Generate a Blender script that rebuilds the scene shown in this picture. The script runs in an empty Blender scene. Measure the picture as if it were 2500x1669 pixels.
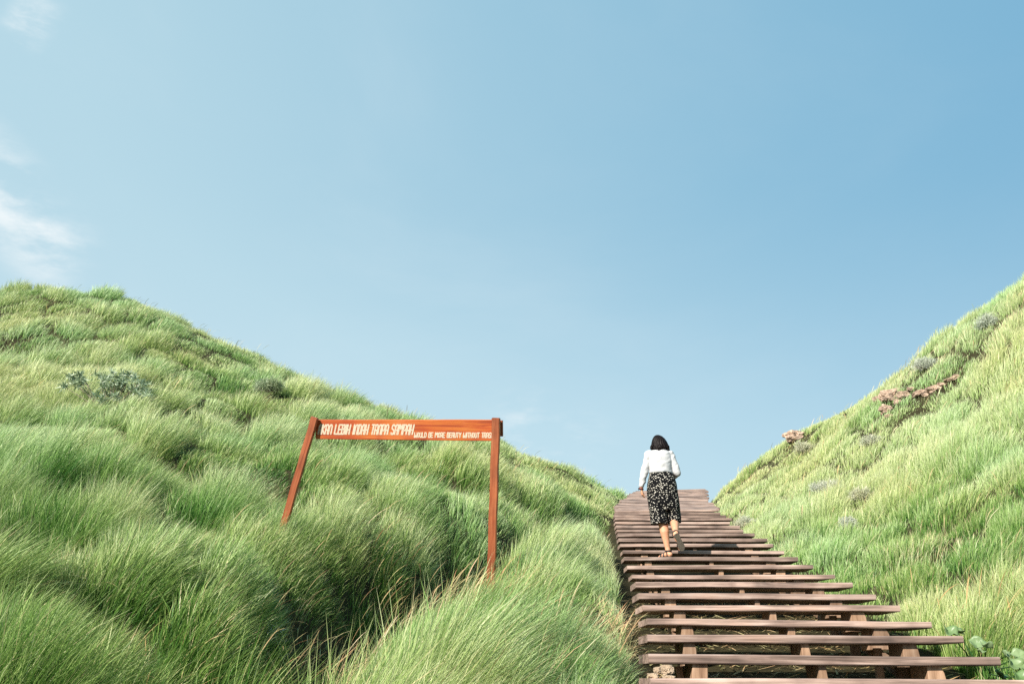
import bpy, bmesh, math, random
import numpy as np
from mathutils import Vector, Matrix, noise as mnoise

S = bpy.context.scene
COL = S.collection
R = math.radians
random.seed(7)
rng = np.random.default_rng(11)

# ------------------------------------------------------------------ camera
F = 2430.0                      # focal length in photo pixels (35 mm lens on a 36 mm sensor)
TH = R(18.55)                   # camera looks up the slope
CT, ST = math.cos(TH), math.sin(TH)
EYE = 1.5
cam_d = bpy.data.cameras.new("camera")
cam = bpy.data.objects.new("camera", cam_d)
COL.objects.link(cam)
cam.location = (0, 0, EYE)
cam.rotation_euler = (R(90) + TH, 0, 0)
cam_d.sensor_width = 36.0
cam_d.lens = 36.0 * F / 2500.0
cam_d.clip_start = 0.05
cam_d.clip_end = 3000
S.camera = cam

# ------------------------------------------------------------------ sky and sun
SUN_EL, SUN_AZ = R(31), R(218)      # azimuth clockwise from +Y: behind the camera, to the left
w = bpy.data.worlds.new("World"); S.world = w
w.use_nodes = True
nt = w.node_tree; N = nt.nodes; L = nt.links
N.clear()
wo = N.new("ShaderNodeOutputWorld"); bg = N.new("ShaderNodeBackground")
sky = N.new("ShaderNodeTexSky"); sky.sky_type = 'NISHITA'; sky.sun_disc = False
sky.sun_elevation = SUN_EL; sky.sun_rotation = SUN_AZ
sky.air_density = 1.0; sky.dust_density = 0.6; sky.ozone_density = 1.2; sky.altitude = 50
tc = N.new("ShaderNodeTexCoord")
hs = N.new("ShaderNodeHueSaturation"); hs.inputs['Saturation'].default_value = 1.0; hs.inputs['Hue'].default_value = 0.5
hs.inputs['Value'].default_value = 1.0
L.new(sky.outputs[0], hs.inputs['Color'])
# thin high cloud: stretched noise, thicker low in the sky towards the sun side
mp = N.new("ShaderNodeMapping"); mp.inputs['Scale'].default_value = (1.6, 1.0, 3.0); mp.inputs['Location'].default_value = (3.1, 1.7, .4); mp.inputs['Rotation'].default_value = (R(20), R(35), R(15))
L.new(tc.outputs['Generated'], mp.inputs['Vector'])
n1 = N.new("ShaderNodeTexNoise"); n1.inputs['Scale'].default_value = 1.7; n1.inputs['Detail'].default_value = 9; n1.inputs['Roughness'].default_value = 0.56; n1.inputs['Distortion'].default_value = 0.35
L.new(mp.outputs[0], n1.inputs['Vector'])
r1 = N.new("ShaderNodeMapRange"); r1.inputs[1].default_value = 0.44; r1.inputs[2].default_value = 0.82; r1.interpolation_type = 'SMOOTHSTEP'
L.new(n1.outputs[0], r1.inputs[0])
# veil that thickens to the left (sun side) and towards the horizon
def dotnode(vec):
    d = N.new("ShaderNodeVectorMath"); d.operation = 'DOT_PRODUCT'; L.new(tc.outputs['Generated'], d.inputs[0]); d.inputs[1].default_value = vec
    return d.outputs['Value']
def mrange(src, a, b, c=0.0, d=1.0, mode='SMOOTHSTEP'):
    m = N.new("ShaderNodeMapRange"); m.interpolation_type = mode
    m.inputs[1].default_value = a; m.inputs[2].default_value = b; m.inputs[3].default_value = c; m.inputs[4].default_value = d
    L.new(src, m.inputs[0]); return m.outputs[0]
def math2(op, a, b):
    m = N.new("ShaderNodeMath"); m.operation = op
    if op == 'ABSOLUTE': b = 0.0
    for i, s in enumerate((a, b)):
        if isinstance(s, (int, float)): m.inputs[i].default_value = s
        else: L.new(s, m.inputs[i])
    return m.outputs[0]
side = mrange(dotnode((-0.80, 0.55, -0.25)), 0.05, 0.95)
def sky_dir(px, py):
    v_ = -(py - 834.5) / F
    return Vector(((px - 1250) / F, CT - v_ * ST, ST + v_ * CT)).normalized()
def wisp(p0, p1, half, nz_out, lo, hi):
    a0, a1 = sky_dir(*p0), sky_dir(*p1); c0 = (a0 + a1).normalized(); e1 = (a1 - a0).normalized(); e2 = c0.cross(e1)
    la = (a1 - a0).length * .62
    am = mrange(math2('ABSOLUTE', math2('SUBTRACT', dotnode(e1[:]), c0.dot(e1)), 0), la * .2, la, 1, 0)
    bm_ = mrange(math2('ABSOLUTE', dotnode(e2[:]), 0), half * .05, half, 1, 0)
    return math2('MULTIPLY', math2('MULTIPLY', am, bm_), mrange(nz_out, lo, hi))
cl = math2('MULTIPLY', r1.outputs[0], math2('ADD', math2('MULTIPLY', side, 0.16), 0.06))
mp2 = N.new("ShaderNodeMapping"); mp2.inputs['Scale'].default_value = (4, 4, 11); mp2.inputs['Rotation'].default_value = (0, R(-46), 0)
L.new(tc.outputs['Generated'], mp2.inputs['Vector'])
n2 = N.new("ShaderNodeTexNoise"); n2.inputs['Scale'].default_value = 2.4; n2.inputs['Detail'].default_value = 8; n2.inputs['Roughness'].default_value = 0.6
L.new(mp2.outputs[0], n2.inputs['Vector'])
for w_ in (wisp((0, 470), (190, 680), .052, n2.outputs[0], .34, .66), wisp((-120, 330), (60, 520), .05, n2.outputs[0], .4, .7), wisp((20, 10), (130, 90), .035, n2.outputs[0], .4, .7)):
    cl = math2('ADD', cl, math2('MULTIPLY', w_, .9))
cl = math2('ADD', cl, math2('MULTIPLY', wisp((1180, 1000), (1480, 1150), .06, n2.outputs[0], .42, .7), .5))
lowv = mrange(dotnode((0, 0, 1)), 0.05, 0.48, 0.22, 0.0)
veil = math2('ADD', math2('MULTIPLY', side, 0.22), lowv)
# clear blue deepening away from the sun side, paler near the horizon
tt_ = math2('ADD', math2('ADD', dotnode((-.84, 0, -.14)), .74), mrange(dotnode((0, 0, 1)), .12, .46, .42, 0.0))
blue = N.new("ShaderNodeMixRGB"); blue.use_clamp = False; blue.inputs[1].default_value = (.92, 2.66, 4.20, 1); blue.inputs[2].default_value = (2.80, 4.50, 5.25, 1)
L.new(mrange(tt_, 0, 1, 0, 1, 'LINEAR'), blue.inputs[0])
nb = N.new("ShaderNodeMixRGB"); nb.inputs[0].default_value = 0.9; L.new(hs.outputs[0], nb.inputs[1]); L.new(blue.outputs[0], nb.inputs[2])
tot = N.new("ShaderNodeMath"); tot.operation = 'ADD'; tot.use_clamp = True
L.new(cl, tot.inputs[0]); L.new(veil, tot.inputs[1])
mixc = N.new("ShaderNodeMixRGB"); mixc.inputs[2].default_value = (5.6, 6.1, 6.3, 1)
L.new(tot.outputs[0], mixc.inputs[0]); L.new(nb.outputs[0], mixc.inputs[1])
L.new(mixc.outputs[0], bg.inputs[0]); bg.inputs[1].default_value = 0.085
L.new(bg.outputs[0], wo.inputs[0])

sd = bpy.data.lights.new("sun", 'SUN'); sd.energy = 4.6; sd.angle = R(0.55); sd.color = (1.0, 0.94, 0.84)
so = bpy.data.objects.new("sun", sd); COL.objects.link(so)
to_sun = Vector((math.sin(SUN_AZ) * math.cos(SUN_EL), math.cos(SUN_AZ) * math.cos(SUN_EL), math.sin(SUN_EL)))
so.rotation_euler = to_sun.to_track_quat('Z', 'Y').to_euler()

S.view_settings.view_transform = 'Standard'
S.view_settings.look = 'None'
S.view_settings.exposure = 0.85
S.view_settings.gamma = 1.0
S.render.engine = 'CYCLES'
S.cycles.max_bounces = 6
S.cycles.diffuse_bounces = 3
S.cycles.transmission_bounces = 4
S.cycles.use_denoising = False

# ------------------------------------------------------------------ helpers
def P(px, py, d):
    """the world point seen at photo pixel (px, py), d metres along the view axis"""
    u = -(py - 834.5) / F * d
    return Vector(((px - 1250) / F * d, d * CT - u * ST, EYE + d * ST + u * CT))
def Q(px, py, Y):
    """the same, on the vertical plane at world Y"""
    v = -(py - 834.5) / F
    return P(px, py, Y / (CT - v * ST))

def tag(o, label=None, cat=None, group=None, kind=None):
    if label: o['label'] = label
    if cat: o['category'] = cat
    if group: o['group'] = group
    if kind: o['kind'] = kind
    return o
def empty(name, loc, label, cat, group=None):
    o = bpy.data.objects.new(name, None); COL.objects.link(o); o.location = loc
    o.empty_display_size = 0.1
    return tag(o, label, cat, group)
def link(name, me, mat, parent=None, smooth=False):
    o = bpy.data.objects.new(name, me); COL.objects.link(o)
    for m in (mat if isinstance(mat, (list, tuple)) else [mat]): me.materials.append(m)
    if smooth: me.polygons.foreach_set('use_smooth', [True] * len(me.polygons))
    if parent: o.parent = parent
    return o
def from_bm(name, bm, mat, parent=None, smooth=False):
    me = bpy.data.meshes.new(name); bmesh.ops.recalc_face_normals(bm, faces=bm.faces); bm.to_mesh(me); bm.free()
    return link(name, me, mat, parent, smooth)
def local(bm, origin):
    for v in bm.verts: v.co -= origin
def loft(bm, rings, cap=True):
    """rings of equal length lists of points"""
    vs = [[bm.verts.new(p) for p in r] for r in rings]
    n = len(vs[0])
    for a, b in zip(vs[:-1], vs[1:]):
        for i in range(n):
            bm.faces.new((a[i], a[(i + 1) % n], b[(i + 1) % n], b[i]))
    if cap:
        bm.faces.new(list(reversed(vs[0]))); bm.faces.new(vs[-1])
def tube(bm, pts, rad, seg=10, flat=None, round_ends=True):
    """tapered limb through pts; flat = (axis, factor) squashes it along an axis"""
    pts = [Vector(p) for p in pts]; rad = list(rad)
    if round_ends:
        d0 = (pts[0] - pts[1]).normalized(); d1 = (pts[-1] - pts[-2]).normalized()
        a, ra, b, rb = pts[0], rad[0], pts[-1], rad[-1]
        pts = [a + d0 * ra * .95, a + d0 * ra * .65] + pts + [b + d1 * rb * .65, b + d1 * rb * .95]
        rad = [ra * .3, ra * .76] + rad + [rb * .76, rb * .3]
    rings = []
    ref = Vector((0.13, 1, 0.21)).normalized()
    for i, p in enumerate(pts):
        t = (pts[min(i + 1, len(pts) - 1)] - pts[max(i - 1, 0)]).normalized()
        rf = ref if abs(t.dot(ref)) < .9 else Vector((1, 0, 0))
        u = t.cross(rf).normalized(); v = t.cross(u).normalized()
        ring = []
        for k in range(seg):
            a_ = 2 * math.pi * k / seg
            o = (u * math.cos(a_) + v * math.sin(a_)) * rad[i]
            if flat: o = o - flat[0] * o.dot(flat[0]) * (1 - flat[1])
            ring.append(p + o)
        rings.append(ring)
    loft(bm, rings)
def ell(bm, c, rx, ry, rz, rot=None, seg=18, rows=12):
    c = Vector(c); m = rot if rot else Matrix.Identity(3)
    rings = []
    for j in range(1, rows):
        th = math.pi * j / rows
        rings.append([c + m @ Vector((rx * math.sin(th) * math.cos(2 * math.pi * k / seg), ry * math.sin(th) * math.sin(2 * math.pi * k / seg), rz * math.cos(th))) for k in range(seg)])
    loft(bm, rings)
def ringloft(bm, rows, seg=28, sup=2.0):
    """horizontal rings: (centre, rx, ry)"""
    rings = []
    for c, rx, ry in rows:
        pts = []
        for k in range(seg):
            a = 2 * math.pi * k / seg; ca, sa = math.cos(a), math.sin(a)
            pts.append(Vector(c) + Vector((math.copysign(abs(ca) ** (2 / sup), ca) * rx, math.copysign(abs(sa) ** (2 / sup), sa) * ry, 0)))
        rings.append(pts)
    loft(bm, rings)
def box(bm, c, sx, sy, sz, rot=None, bev=0.0):
    m = Matrix.Translation(c) @ (rot.to_4x4() if rot else Matrix.Identity(4)) @ Matrix.Diagonal((sx, sy, sz, 1))
    g = bmesh.ops.create_cube(bm, size=1.0, matrix=m)
    if bev:
        es = list({e for v in g['verts'] for e in v.link_edges})
        bmesh.ops.bevel(bm, geom=es, offset=bev, segments=2, affect='EDGES', profile=.6)
def fuse(name, bm, mat, voxel, origin, parent, disp=None, smooth_it=4):
    """voxel-fuse overlapping shapes into one continuous surface"""
    me = bpy.data.meshes.new(name); bmesh.ops.recalc_face_normals(bm, faces=bm.faces); bm.to_mesh(me); bm.free()
    o = bpy.data.objects.new("tmp", me); COL.objects.link(o)
    m = o.modifiers.new("r", 'REMESH'); m.mode = 'VOXEL'; m.voxel_size = voxel
    s = o.modifiers.new("s", 'SMOOTH'); s.iterations = smooth_it; s.factor = .5
    dg = bpy.context.evaluated_depsgraph_get()
    me2 = bpy.data.meshes.new_from_object(o.evaluated_get(dg))
    bpy.data.objects.remove(o); bpy.data.meshes.remove(me)
    me2.name = name
    n = len(me2.vertices); co = np.empty(n * 3); me2.vertices.foreach_get('co', co); co = co.reshape(-1, 3)
    if disp is not None:
        no = np.empty(n * 3); me2.vertices.foreach_get('normal', no); no = no.reshape(-1, 3)
        co = co + no * np.array([disp(Vector(c)) for c in co])[:, None]
    co = co - np.array(origin)
    me2.vertices.foreach_set('co', co.ravel()); me2.update()
    return link(name, me2, mat, parent, True)

# ------------------------------------------------------------------ materials
def mat_new(name):
    m = bpy.data.materials.new(name); m.use_nodes = True
    t = m.node_tree; b = t.nodes['Principled BSDF']
    return m, t, t.nodes, t.links, b
def ramp(nodes, stops):
    r = nodes.new("ShaderNodeValToRGB"); e = r.color_ramp.elements
    e[0].position = stops[0][0]; e[0].color = (*stops[0][1], 1)
    e[1].position = stops[-1][0]; e[1].color = (*stops[-1][1], 1)
    for p, c in stops[1:-1]:
        k = e.new(p); k.color = (*c, 1)
    return r
def wood(name, stops, scale=(1.2, 26, 26), rough=.75, bump=.4, spots=None, spec=.3, patch=None):
    m, t, n, l, b = mat_new(name)
    c = n.new("ShaderNodeTexCoord"); mp = n.new("ShaderNodeMapping"); mp.inputs['Scale'].default_value = scale
    oi = n.new("ShaderNodeObjectInfo"); ad = n.new("ShaderNodeVectorMath"); ad.operation = 'ADD'
    cmb = n.new("ShaderNodeCombineXYZ"); mm = n.new("ShaderNodeMath"); mm.operation = 'MULTIPLY'; mm.inputs[1].default_value = 37
    l.new(oi.outputs['Random'], mm.inputs[0]); l.new(mm.outputs[0], cmb.inputs[0]); l.new(mm.outputs[0], cmb.inputs[2])
    l.new(c.outputs['Object'], ad.inputs[0]); l.new(cmb.outputs[0], ad.inputs[1]); l.new(ad.outputs[0], mp.inputs['Vector'])
    n1 = n.new("ShaderNodeTexNoise"); n1.inputs['Scale'].default_value = 1.0; n1.inputs['Detail'].default_value = 8; n1.inputs['Roughness'].default_value = .62; n1.inputs['Distortion'].default_value = .6
    l.new(mp.outputs[0], n1.inputs['Vector'])
    r = ramp(n, stops); l.new(n1.outputs[0], r.inputs[0])
    n2 = n.new("ShaderNodeTexNoise"); n2.inputs['Scale'].default_value = 2.0; n2.inputs['Detail'].default_value = 5; n2.inputs['Distortion'].default_value = .4
    l.new(ad.outputs[0], n2.inputs['Vector'])
    mx = n.new("ShaderNodeMixRGB"); mx.blend_type = 'MULTIPLY'; mx.inputs[0].default_value = 1
    r2 = ramp(n, patch or [(.28, (.36, .37, .38)), (.42, (.72, .70, .70)), (.55, (1, 1, 1)), (.75, (1.06, .98, .92))]); l.new(n2.outputs[0], r2.inputs[0])
    l.new(r.outputs[0], mx.inputs[1]); l.new(r2.outputs[0], mx.inputs[2])
    # every piece a little lighter or darker than the next
    mr = n.new("ShaderNodeMapRange"); mr.inputs[3].default_value = .66; mr.inputs[4].default_value = 1.12; l.new(oi.outputs['Random'], mr.inputs[0])
    hv = n.new("ShaderNodeHueSaturation"); l.new(mr.outputs[0], hv.inputs['Value']); l.new(mx.outputs[0], hv.inputs['Color'])
    l.new(hv.outputs[0], b.inputs['Base Color'])
    b.inputs['Roughness'].default_value = rough; b.inputs['Specular IOR Level'].default_value = spec
    bp = n.new("ShaderNodeBump"); bp.inputs['Strength'].default_value = bump; bp.inputs['Distance'].default_value = .006
    l.new(n1.outputs[0], bp.inputs['Height']); l.new(bp.outputs[0], b.inputs['Normal'])
    return m
M_TREAD = wood("weathered_plank", [(.25, (.085, .055, .042)), (.40, (.24, .168, .135)), (.55, (.43, .30, .245)), (.75, (.60, .47, .40))])
M_BLOCK = wood("support_wood", [(.25, (.17, .09, .05)), (.5, (.38, .235, .15)), (.75, (.52, .36, .25))], scale=(22, 22, 1.6))
M_POST = wood("varnished_post", [(.25, (.20, .035, .012)), (.45, (.34, .085, .03)), (.6, (.43, .13, .05)), (.8, (.50, .22, .12))], scale=(30, 30, 1.5), rough=.5, spec=.45, bump=.3)
M_BOARD = wood("varnished_board", [(.32, (.16, .03, .015)), (.42, (.38, .065, .02)), (.55, (.47, .115, .025)), (.8, (.56, .20, .08))], scale=(1.3, 30, 30), rough=.42, spec=.5, bump=.22,
               patch=[(.30, (.72, .55, .8)), (.45, (1, 1, 1)), (.6, (1, 1.15, 1)), (.72, (1, 1.25, 2.4))])
def plain(name, col, rough=.6, spec=.4, nscale=None, namt=.2, bump=0):
    m, t, n, l, b = mat_new(name)
    b.inputs['Roughness'].default_value = rough; b.inputs['Specular IOR Level'].default_value = spec
    c = n.new("ShaderNodeTexCoord"); n1 = n.new("ShaderNodeTexNoise"); n1.inputs['Scale'].default_value = nscale or 12; n1.inputs['Detail'].default_value = 6
    l.new(c.outputs['Object'], n1.inputs['Vector'])
    r = ramp(n, [(.3, tuple(x * (1 - namt) for x in col)), (.7, tuple(min(1, x * (1 + namt)) for x in col))])
    l.new(n1.outputs[0], r.inputs[0]); l.new(r.outputs[0], b.inputs['Base Color'])
    if bump:
        bp = n.new("ShaderNodeBump"); bp.inputs['Strength'].default_value = bump; bp.inputs['Distance'].default_value = .01
        l.new(n1.outputs[0], bp.inputs['Height']); l.new(bp.outputs[0], b.inputs['Normal'])
    return m
M_PAINT = plain("letter_paint", (.58, .49, .37), .6, .3, 60, .12)
def worn(m, under):
    t = m.node_tree; n = t.nodes; l = t.links; b = n['Principled BSDF']; src = b.inputs['Base Color'].links[0].from_socket
    c = n.new("ShaderNodeTexCoord"); mp = n.new("ShaderNodeMapping"); mp.inputs['Scale'].default_value = (30, 30, 90); l.new(c.outputs['Object'], mp.inputs['Vector'])
    z = n.new("ShaderNodeTexNoise"); z.inputs['Scale'].default_value = 1.0; z.inputs['Detail'].default_value = 6; z.inputs['Roughness'].default_value = .7; l.new(mp.outputs[0], z.inputs['Vector'])
    r = ramp(n, [(.54, (0, 0, 0)), (.66, (.8, .8, .8))]); l.new(z.outputs[0], r.inputs[0])
    mx = n.new("ShaderNodeMixRGB"); l.new(r.outputs[0], mx.inputs[0]); l.new(src, mx.inputs[1]); mx.inputs[2].default_value = (*under, 1)
    l.new(mx.outputs[0], b.inputs['Base Color'])
worn(M_PAINT, (.46, .12, .03))
M_SKIN = plain("skin", (.60, .30, .18), .5, .4, 9, .1)
M_SKIN.node_tree.nodes['Principled BSDF'].inputs['Subsurface Weight'].default_value = .08
M_SHIRT = plain("white_knit", (.50, .497, .50), .85, .2, 260, .05, .15)
M_STRAP = plain("black_strap", (.022, .02, .02), .55, .4)
M_SOLE = plain("speckled_rubber", (.13, .11, .085), .85, .2, 130, .75, .3)
M_BAND = plain("wrist_band", (.12, .028, .022), .5, .5)
M_ROCK = plain("rock_face", (.40, .29, .22), .9, .2, 9, .6, .9)
M_ROCK2 = plain("pale_rock", (.36, .27, .19), .9, .2, 14, .35, .7)
def m_hair():
    m, t, n, l, b = mat_new("dark_hair")
    c = n.new("ShaderNodeTexCoord"); mp = n.new("ShaderNodeMapping"); mp.inputs['Scale'].default_value = (90, 90, 5)
    n1 = n.new("ShaderNodeTexNoise"); n1.inputs['Detail'].default_value = 4; n1.inputs['Scale'].default_value = 1
    l.new(c.outputs['Object'], mp.inputs['Vector']); l.new(mp.outputs[0], n1.inputs['Vector'])
    r = ramp(n, [(.35, (.004, .0025, .0025)), (.7, (.014, .008, .007))]); l.new(n1.outputs[0], r.inputs[0]); l.new(r.outputs[0], b.inputs['Base Color'])
    b.inputs['Roughness'].default_value = .5; b.inputs['Specular IOR Level'].default_value = .15
    bp = n.new("ShaderNodeBump"); bp.inputs['Strength'].default_value = .8; bp.inputs['Distance'].default_value = .006
    l.new(n1.outputs[0], bp.inputs['Height']); l.new(bp.outputs[0], b.inputs['Normal'])
    return m
M_HAIR = m_hair()
def m_floral():
    m, t, n, l, b = mat_new("floral_cloth")
    c = n.new("ShaderNodeTexCoord")
    nz = n.new("ShaderNodeTexNoise"); nz.inputs['Scale'].default_value = 45; nz.inputs['Detail'].default_value = 2
    l.new(c.outputs['Object'], nz.inputs['Vector'])
    ml = n.new("ShaderNodeVectorMath"); ml.operation = 'SCALE'; ml.inputs[3].default_value = .022
    l.new(nz.outputs['Color'], ml.inputs[0])
    ad = n.new("ShaderNodeVectorMath"); ad.operation = 'ADD'; l.new(c.outputs['Object'], ad.inputs[0]); l.new(ml.outputs[0], ad.inputs[1])
    v = n.new("ShaderNodeTexVoronoi"); v.inputs['Scale'].default_value = 40; v.inputs['Randomness'].default_value = .85
    mp = n.new("ShaderNodeMapping"); mp.inputs['Scale'].default_value = (.85, .85, 1.15); l.new(ad.outputs[0], mp.inputs['Vector'])
    l.new(mp.outputs[0], v.inputs['Vector'])
    r = ramp(n, [(.0, (.62, .59, .52)), (.26, (.52, .48, .41)), (.35, (.006, .006, .007)), (1, (.006, .006, .007))]); r.color_ramp.interpolation = 'LINEAR'
    l.new(v.outputs['Distance'], r.inputs[0]); l.new(r.outputs[0], b.inputs['Base Color'])
    b.inputs['Roughness'].default_value = .9; b.inputs['Specular IOR Level'].default_value = .1
    return m
M_FLORAL = m_floral()
def m_leaf(name, stops, transl=.24, rough=.45, spec=.5, patchscale=.35, patch=None):
    """foliage: colour from each blade's own tint, broad patches of species colour over the ground"""
    m, t, n, l, b = mat_new(name)
    at = n.new("ShaderNodeAttribute"); at.attribute_name = 'tint'; at.attribute_type = 'GEOMETRY'
    r = ramp(n, stops); l.new(at.outputs['Fac'], r.inputs[0])
    g = n.new("ShaderNodeNewGeometry"); nz = n.new("ShaderNodeTexNoise"); nz.inputs['Scale'].default_value = patchscale; nz.inputs['Detail'].default_value = 4
    l.new(g.outputs['Position'], nz.inputs['Vector'])
    r2 = ramp(n, patch or [(.35, (.72, .88, .80)), (.5, (1, 1, 1)), (.66, (1.0, .95, .72))]); l.new(nz.outputs[0], r2.inputs[0])
    mx = n.new("ShaderNodeMixRGB"); mx.blend_type = 'MULTIPLY'; mx.inputs[0].default_value = 1
    l.new(r.outputs[0], mx.inputs[1]); l.new(r2.outputs[0], mx.inputs[2]); l.new(mx.outputs[0], b.inputs['Base Color'])
    b.inputs['Roughness'].default_value = rough; b.inputs['Specular IOR Level'].default_value = spec
    tr = n.new("ShaderNodeBsdfTranslucent"); l.new(mx.outputs[0], tr.inputs[0])
    ms = n.new("ShaderNodeMixShader"); ms.inputs[0].default_value = transl
    l.new(b.outputs[0], ms.inputs[1]); l.new(tr.outputs[0], ms.inputs[2])
    l.new(ms.outputs[0], n['Material Output'].inputs['Surface'])
    return m
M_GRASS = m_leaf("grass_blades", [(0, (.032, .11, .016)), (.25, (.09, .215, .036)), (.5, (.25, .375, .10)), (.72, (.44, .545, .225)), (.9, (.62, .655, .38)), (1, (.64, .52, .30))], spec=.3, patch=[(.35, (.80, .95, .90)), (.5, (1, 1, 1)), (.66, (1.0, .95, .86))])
M_STRAW = m_leaf("dry_stalks", [(0, (.40, .40, .17)), (.5, (.56, .47, .25)), (1, (.58, .33, .18))], .25)
M_SILVER = m_leaf("silver_leaves", [(0, (.16, .23, .12)), (.6, (.31, .39, .25)), (1, (.52, .58, .44))], .2)
M_PALE = m_leaf("pale_grey_leaves", [(0, (.36, .39, .27)), (.6, (.52, .54, .45)), (1, (.64, .61, .55))], .2)
M_BROAD = m_leaf("broad_leaves", [(0, (.045, .13, .04)), (.5, (.10, .22, .08)), (1, (.26, .36, .21))], .25, rough=.4)
M_TWIG = plain("grey_twigs", (.26, .21, .17), .9, .1, 40)
def m_soil():
    m, t, n, l, b = mat_new("hill_soil")
    g = n.new("ShaderNodeNewGeometry")
    n1 = n.new("ShaderNodeTexNoise"); n1.inputs['Scale'].default_value = 3.5; n1.inputs['Detail'].default_value = 10; n1.inputs['Roughness'].default_value = .7
    l.new(g.outputs['Position'], n1.inputs['Vector'])
    r = ramp(n, [(.3, (.014, .012, .006)), (.5, (.034, .030, .014)), (.66, (.062, .052, .026)), (.85, (.13, .10, .055))]); l.new(n1.outputs[0], r.inputs[0]); l.new(r.outputs[0], b.inputs['Base Color'])
    b.inputs['Roughness'].default_value = .95; b.inputs['Specular IOR Level'].default_value = .1
    bp = n.new("ShaderNodeBump"); bp.inputs['Strength'].default_value = .8; bp.inputs['Distance'].default_value = .05
    l.new(n1.outputs[0], bp.inputs['Height']); l.new(bp.outputs[0], b.inputs['Normal'])
    return m
M_SOIL = m_soil()

# ------------------------------------------------------------------ stair layout (front top edge of every tread)
# (left px, left py, right px, right py, depth)
TR = [(1588, 1654, 2566, 1660, 5.87), (1583, 1594.5, 2441, 1602, 6.66), (1580, 1547, 2351, 1552, 7.41), (1580, 1509, 2273.5, 1516, 8.24),
      (1568.6, 1476, 2197, 1477, 9.09), (1559, 1446.6, 2138, 1449.5, 9.90), (1552, 1419, 2081.5, 1421, 10.8), (1543, 1402.5, 2028, 1402.5, 11.7),
      (1531, 1380, 1985, 1377, 12.6), (1524, 1359, 1948, 1358, 13.5), (1521, 1342, 1914, 1344, 14.4), (1514, 1326.5, 1887, 1326.5, 15.3),
      (1510, 1313, None, 1313, 16.2), (1508, 1300.5, None, 1301, 17.1), (1506, 1291.3, None, 1292, 18.0), (1504, 1281.6, None, 1282, 18.9),
      (1502, 1272.6, None, 1273, 19.8), (1501.5, 1263.6, None, 1264, 20.7), (1500, 1256.3, None, 1257, 21.5), (1501, 1250, None, 1250, 22.3)]
Wst = 2.35
treads = []
for lx, ly, rx, ry, d in TR:
    a = P(lx, ly, d)
    b = P(rx, ry, d) if rx else P(lx + Wst * F / d, ry, d)
    treads.append((a, b))
# lower continuation of the stair, down to where the photographer stands
step0 = treads[0][0] - treads[3][0]; step0 /= 3
for k in range(1, 8):
    a = treads[0][0] + Vector((-.065, -.80, -.165)) * 1.0 if k == 1 else treads[0][0] + Vector((-.065, -.80, -.165))
    b = a + Vector((Wst, 0, -.01))
    treads.insert(0, (a, b))
NLOW = 7
# top: close-laid planks following the slope
UP = [(1501, 1246, 1753, 1243, 23.1), (1508, 1234, 1751, 1237, 24.3), (1520, 1222, 1736, 1226, 26.2), (1533, 1211, 1727, 1214, 28.2), (1545, 1203, 1726, 1204, 29.8), (1556, 1198.5, 1726, 1193.5, 31.0)]
def up_at(t):
    i = min(int(t), len(UP) - 2); f = t - i
    r = [UP[i][k] * (1 - f) + UP[i + 1][k] * f for k in range(5)]
    return P(r[0], r[1], r[4]), P(r[2], r[3], r[4])
upper = [up_at((len(UP) - 1) * k / 21) for k in range(22)]
line = [(a, b) for a, b in treads] + upper
SY = np.array([(a.y + b.y) / 2 for a, b in line]); o_ = np.argsort(SY)
SY = SY[o_]; SZ = np.array([(a.z + b.z) / 2 for a, b in line])[o_]
SXL = np.array([a.x for a, b in line])[o_]; SXR = np.array([b.x for a, b in line])[o_]
def stair_z(y):
    z = np.interp(y, SY, SZ)
    z = np.where(y > SY[-1], SZ[-1] + (y - SY[-1]) * .02 - np.maximum(y - SY[-1] - 1, 0) * .16, z)
    return np.where(y < SY[0], SZ[0] + (y - SY[0]) * .1, z)
def stair_l(y): return np.interp(y, SY, SXL)
def stair_r(y): return np.interp(y, SY, SXR)

# ------------------------------------------------------------------ terrain height
def vnoise(x, y, s, seed=0):
    x = np.asarray(x, float) / s + seed * 17.31; y = np.asarray(y, float) / s + seed * 9.77
    xi = np.floor(x).astype(np.int64); yi = np.floor(y).astype(np.int64); fx = x - xi; fy = y - yi
    fx = fx * fx * fx * (fx * (fx * 6 - 15) + 10); fy = fy * fy * fy * (fy * (fy * 6 - 15) + 10)
    def h(a, b):
        n = (a * 374761393 + b * 668265263 + seed * 974711) & 0x7fffffff
        n = ((n ^ (n >> 13)) * 1274126177) & 0x7fffffff
        return ((n ^ (n >> 16)) & 0xffff) / 65535.0
    return (h(xi, yi) * (1 - fx) + h(xi + 1, yi) * fx) * (1 - fy) + (h(xi, yi + 1) * (1 - fx) + h(xi + 1, yi + 1) * fx) * fy
G = 0.34     # grass height above soil assumed for the control points
ctrl = []
def cp(px, py, d, g=G):
    p = P(px, py, d); ctrl.append((p.x, p.y, p.z - g))
ridgeL = [(-900, 760, 33), (-450, 712, 33), (0, 697, 31), (200, 703, 31), (330, 726, 31), (460, 772, 30.5), (600, 838, 30), (800, 922, 29), (960, 977, 28.5), (1100, 1027, 28), (1250, 1080, 28), (1400, 1132, 28.5), (1500, 1172, 29.5)]
ridgeR = [(1800, 1140, 30.5), (1900, 1077, 29), (2000, 1018, 27.5), (2115, 952, 26.5), (2200, 888, 25.5), (2300, 803, 25), (2400, 747, 24), (2500, 672, 23), (2800, 470, 22)]
for px, py, d in ridgeL + [(a_, b_ - 10, c_) for a_, b_, c_ in ridgeR]:
    cp(px, py, d)
    p = P(px, py, d)
    for k, dz in ((1.22, .6), (1.6, 4.0)):
        ctrl.append((p.x * k, p.y * k, p.z - G - dz))
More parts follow.
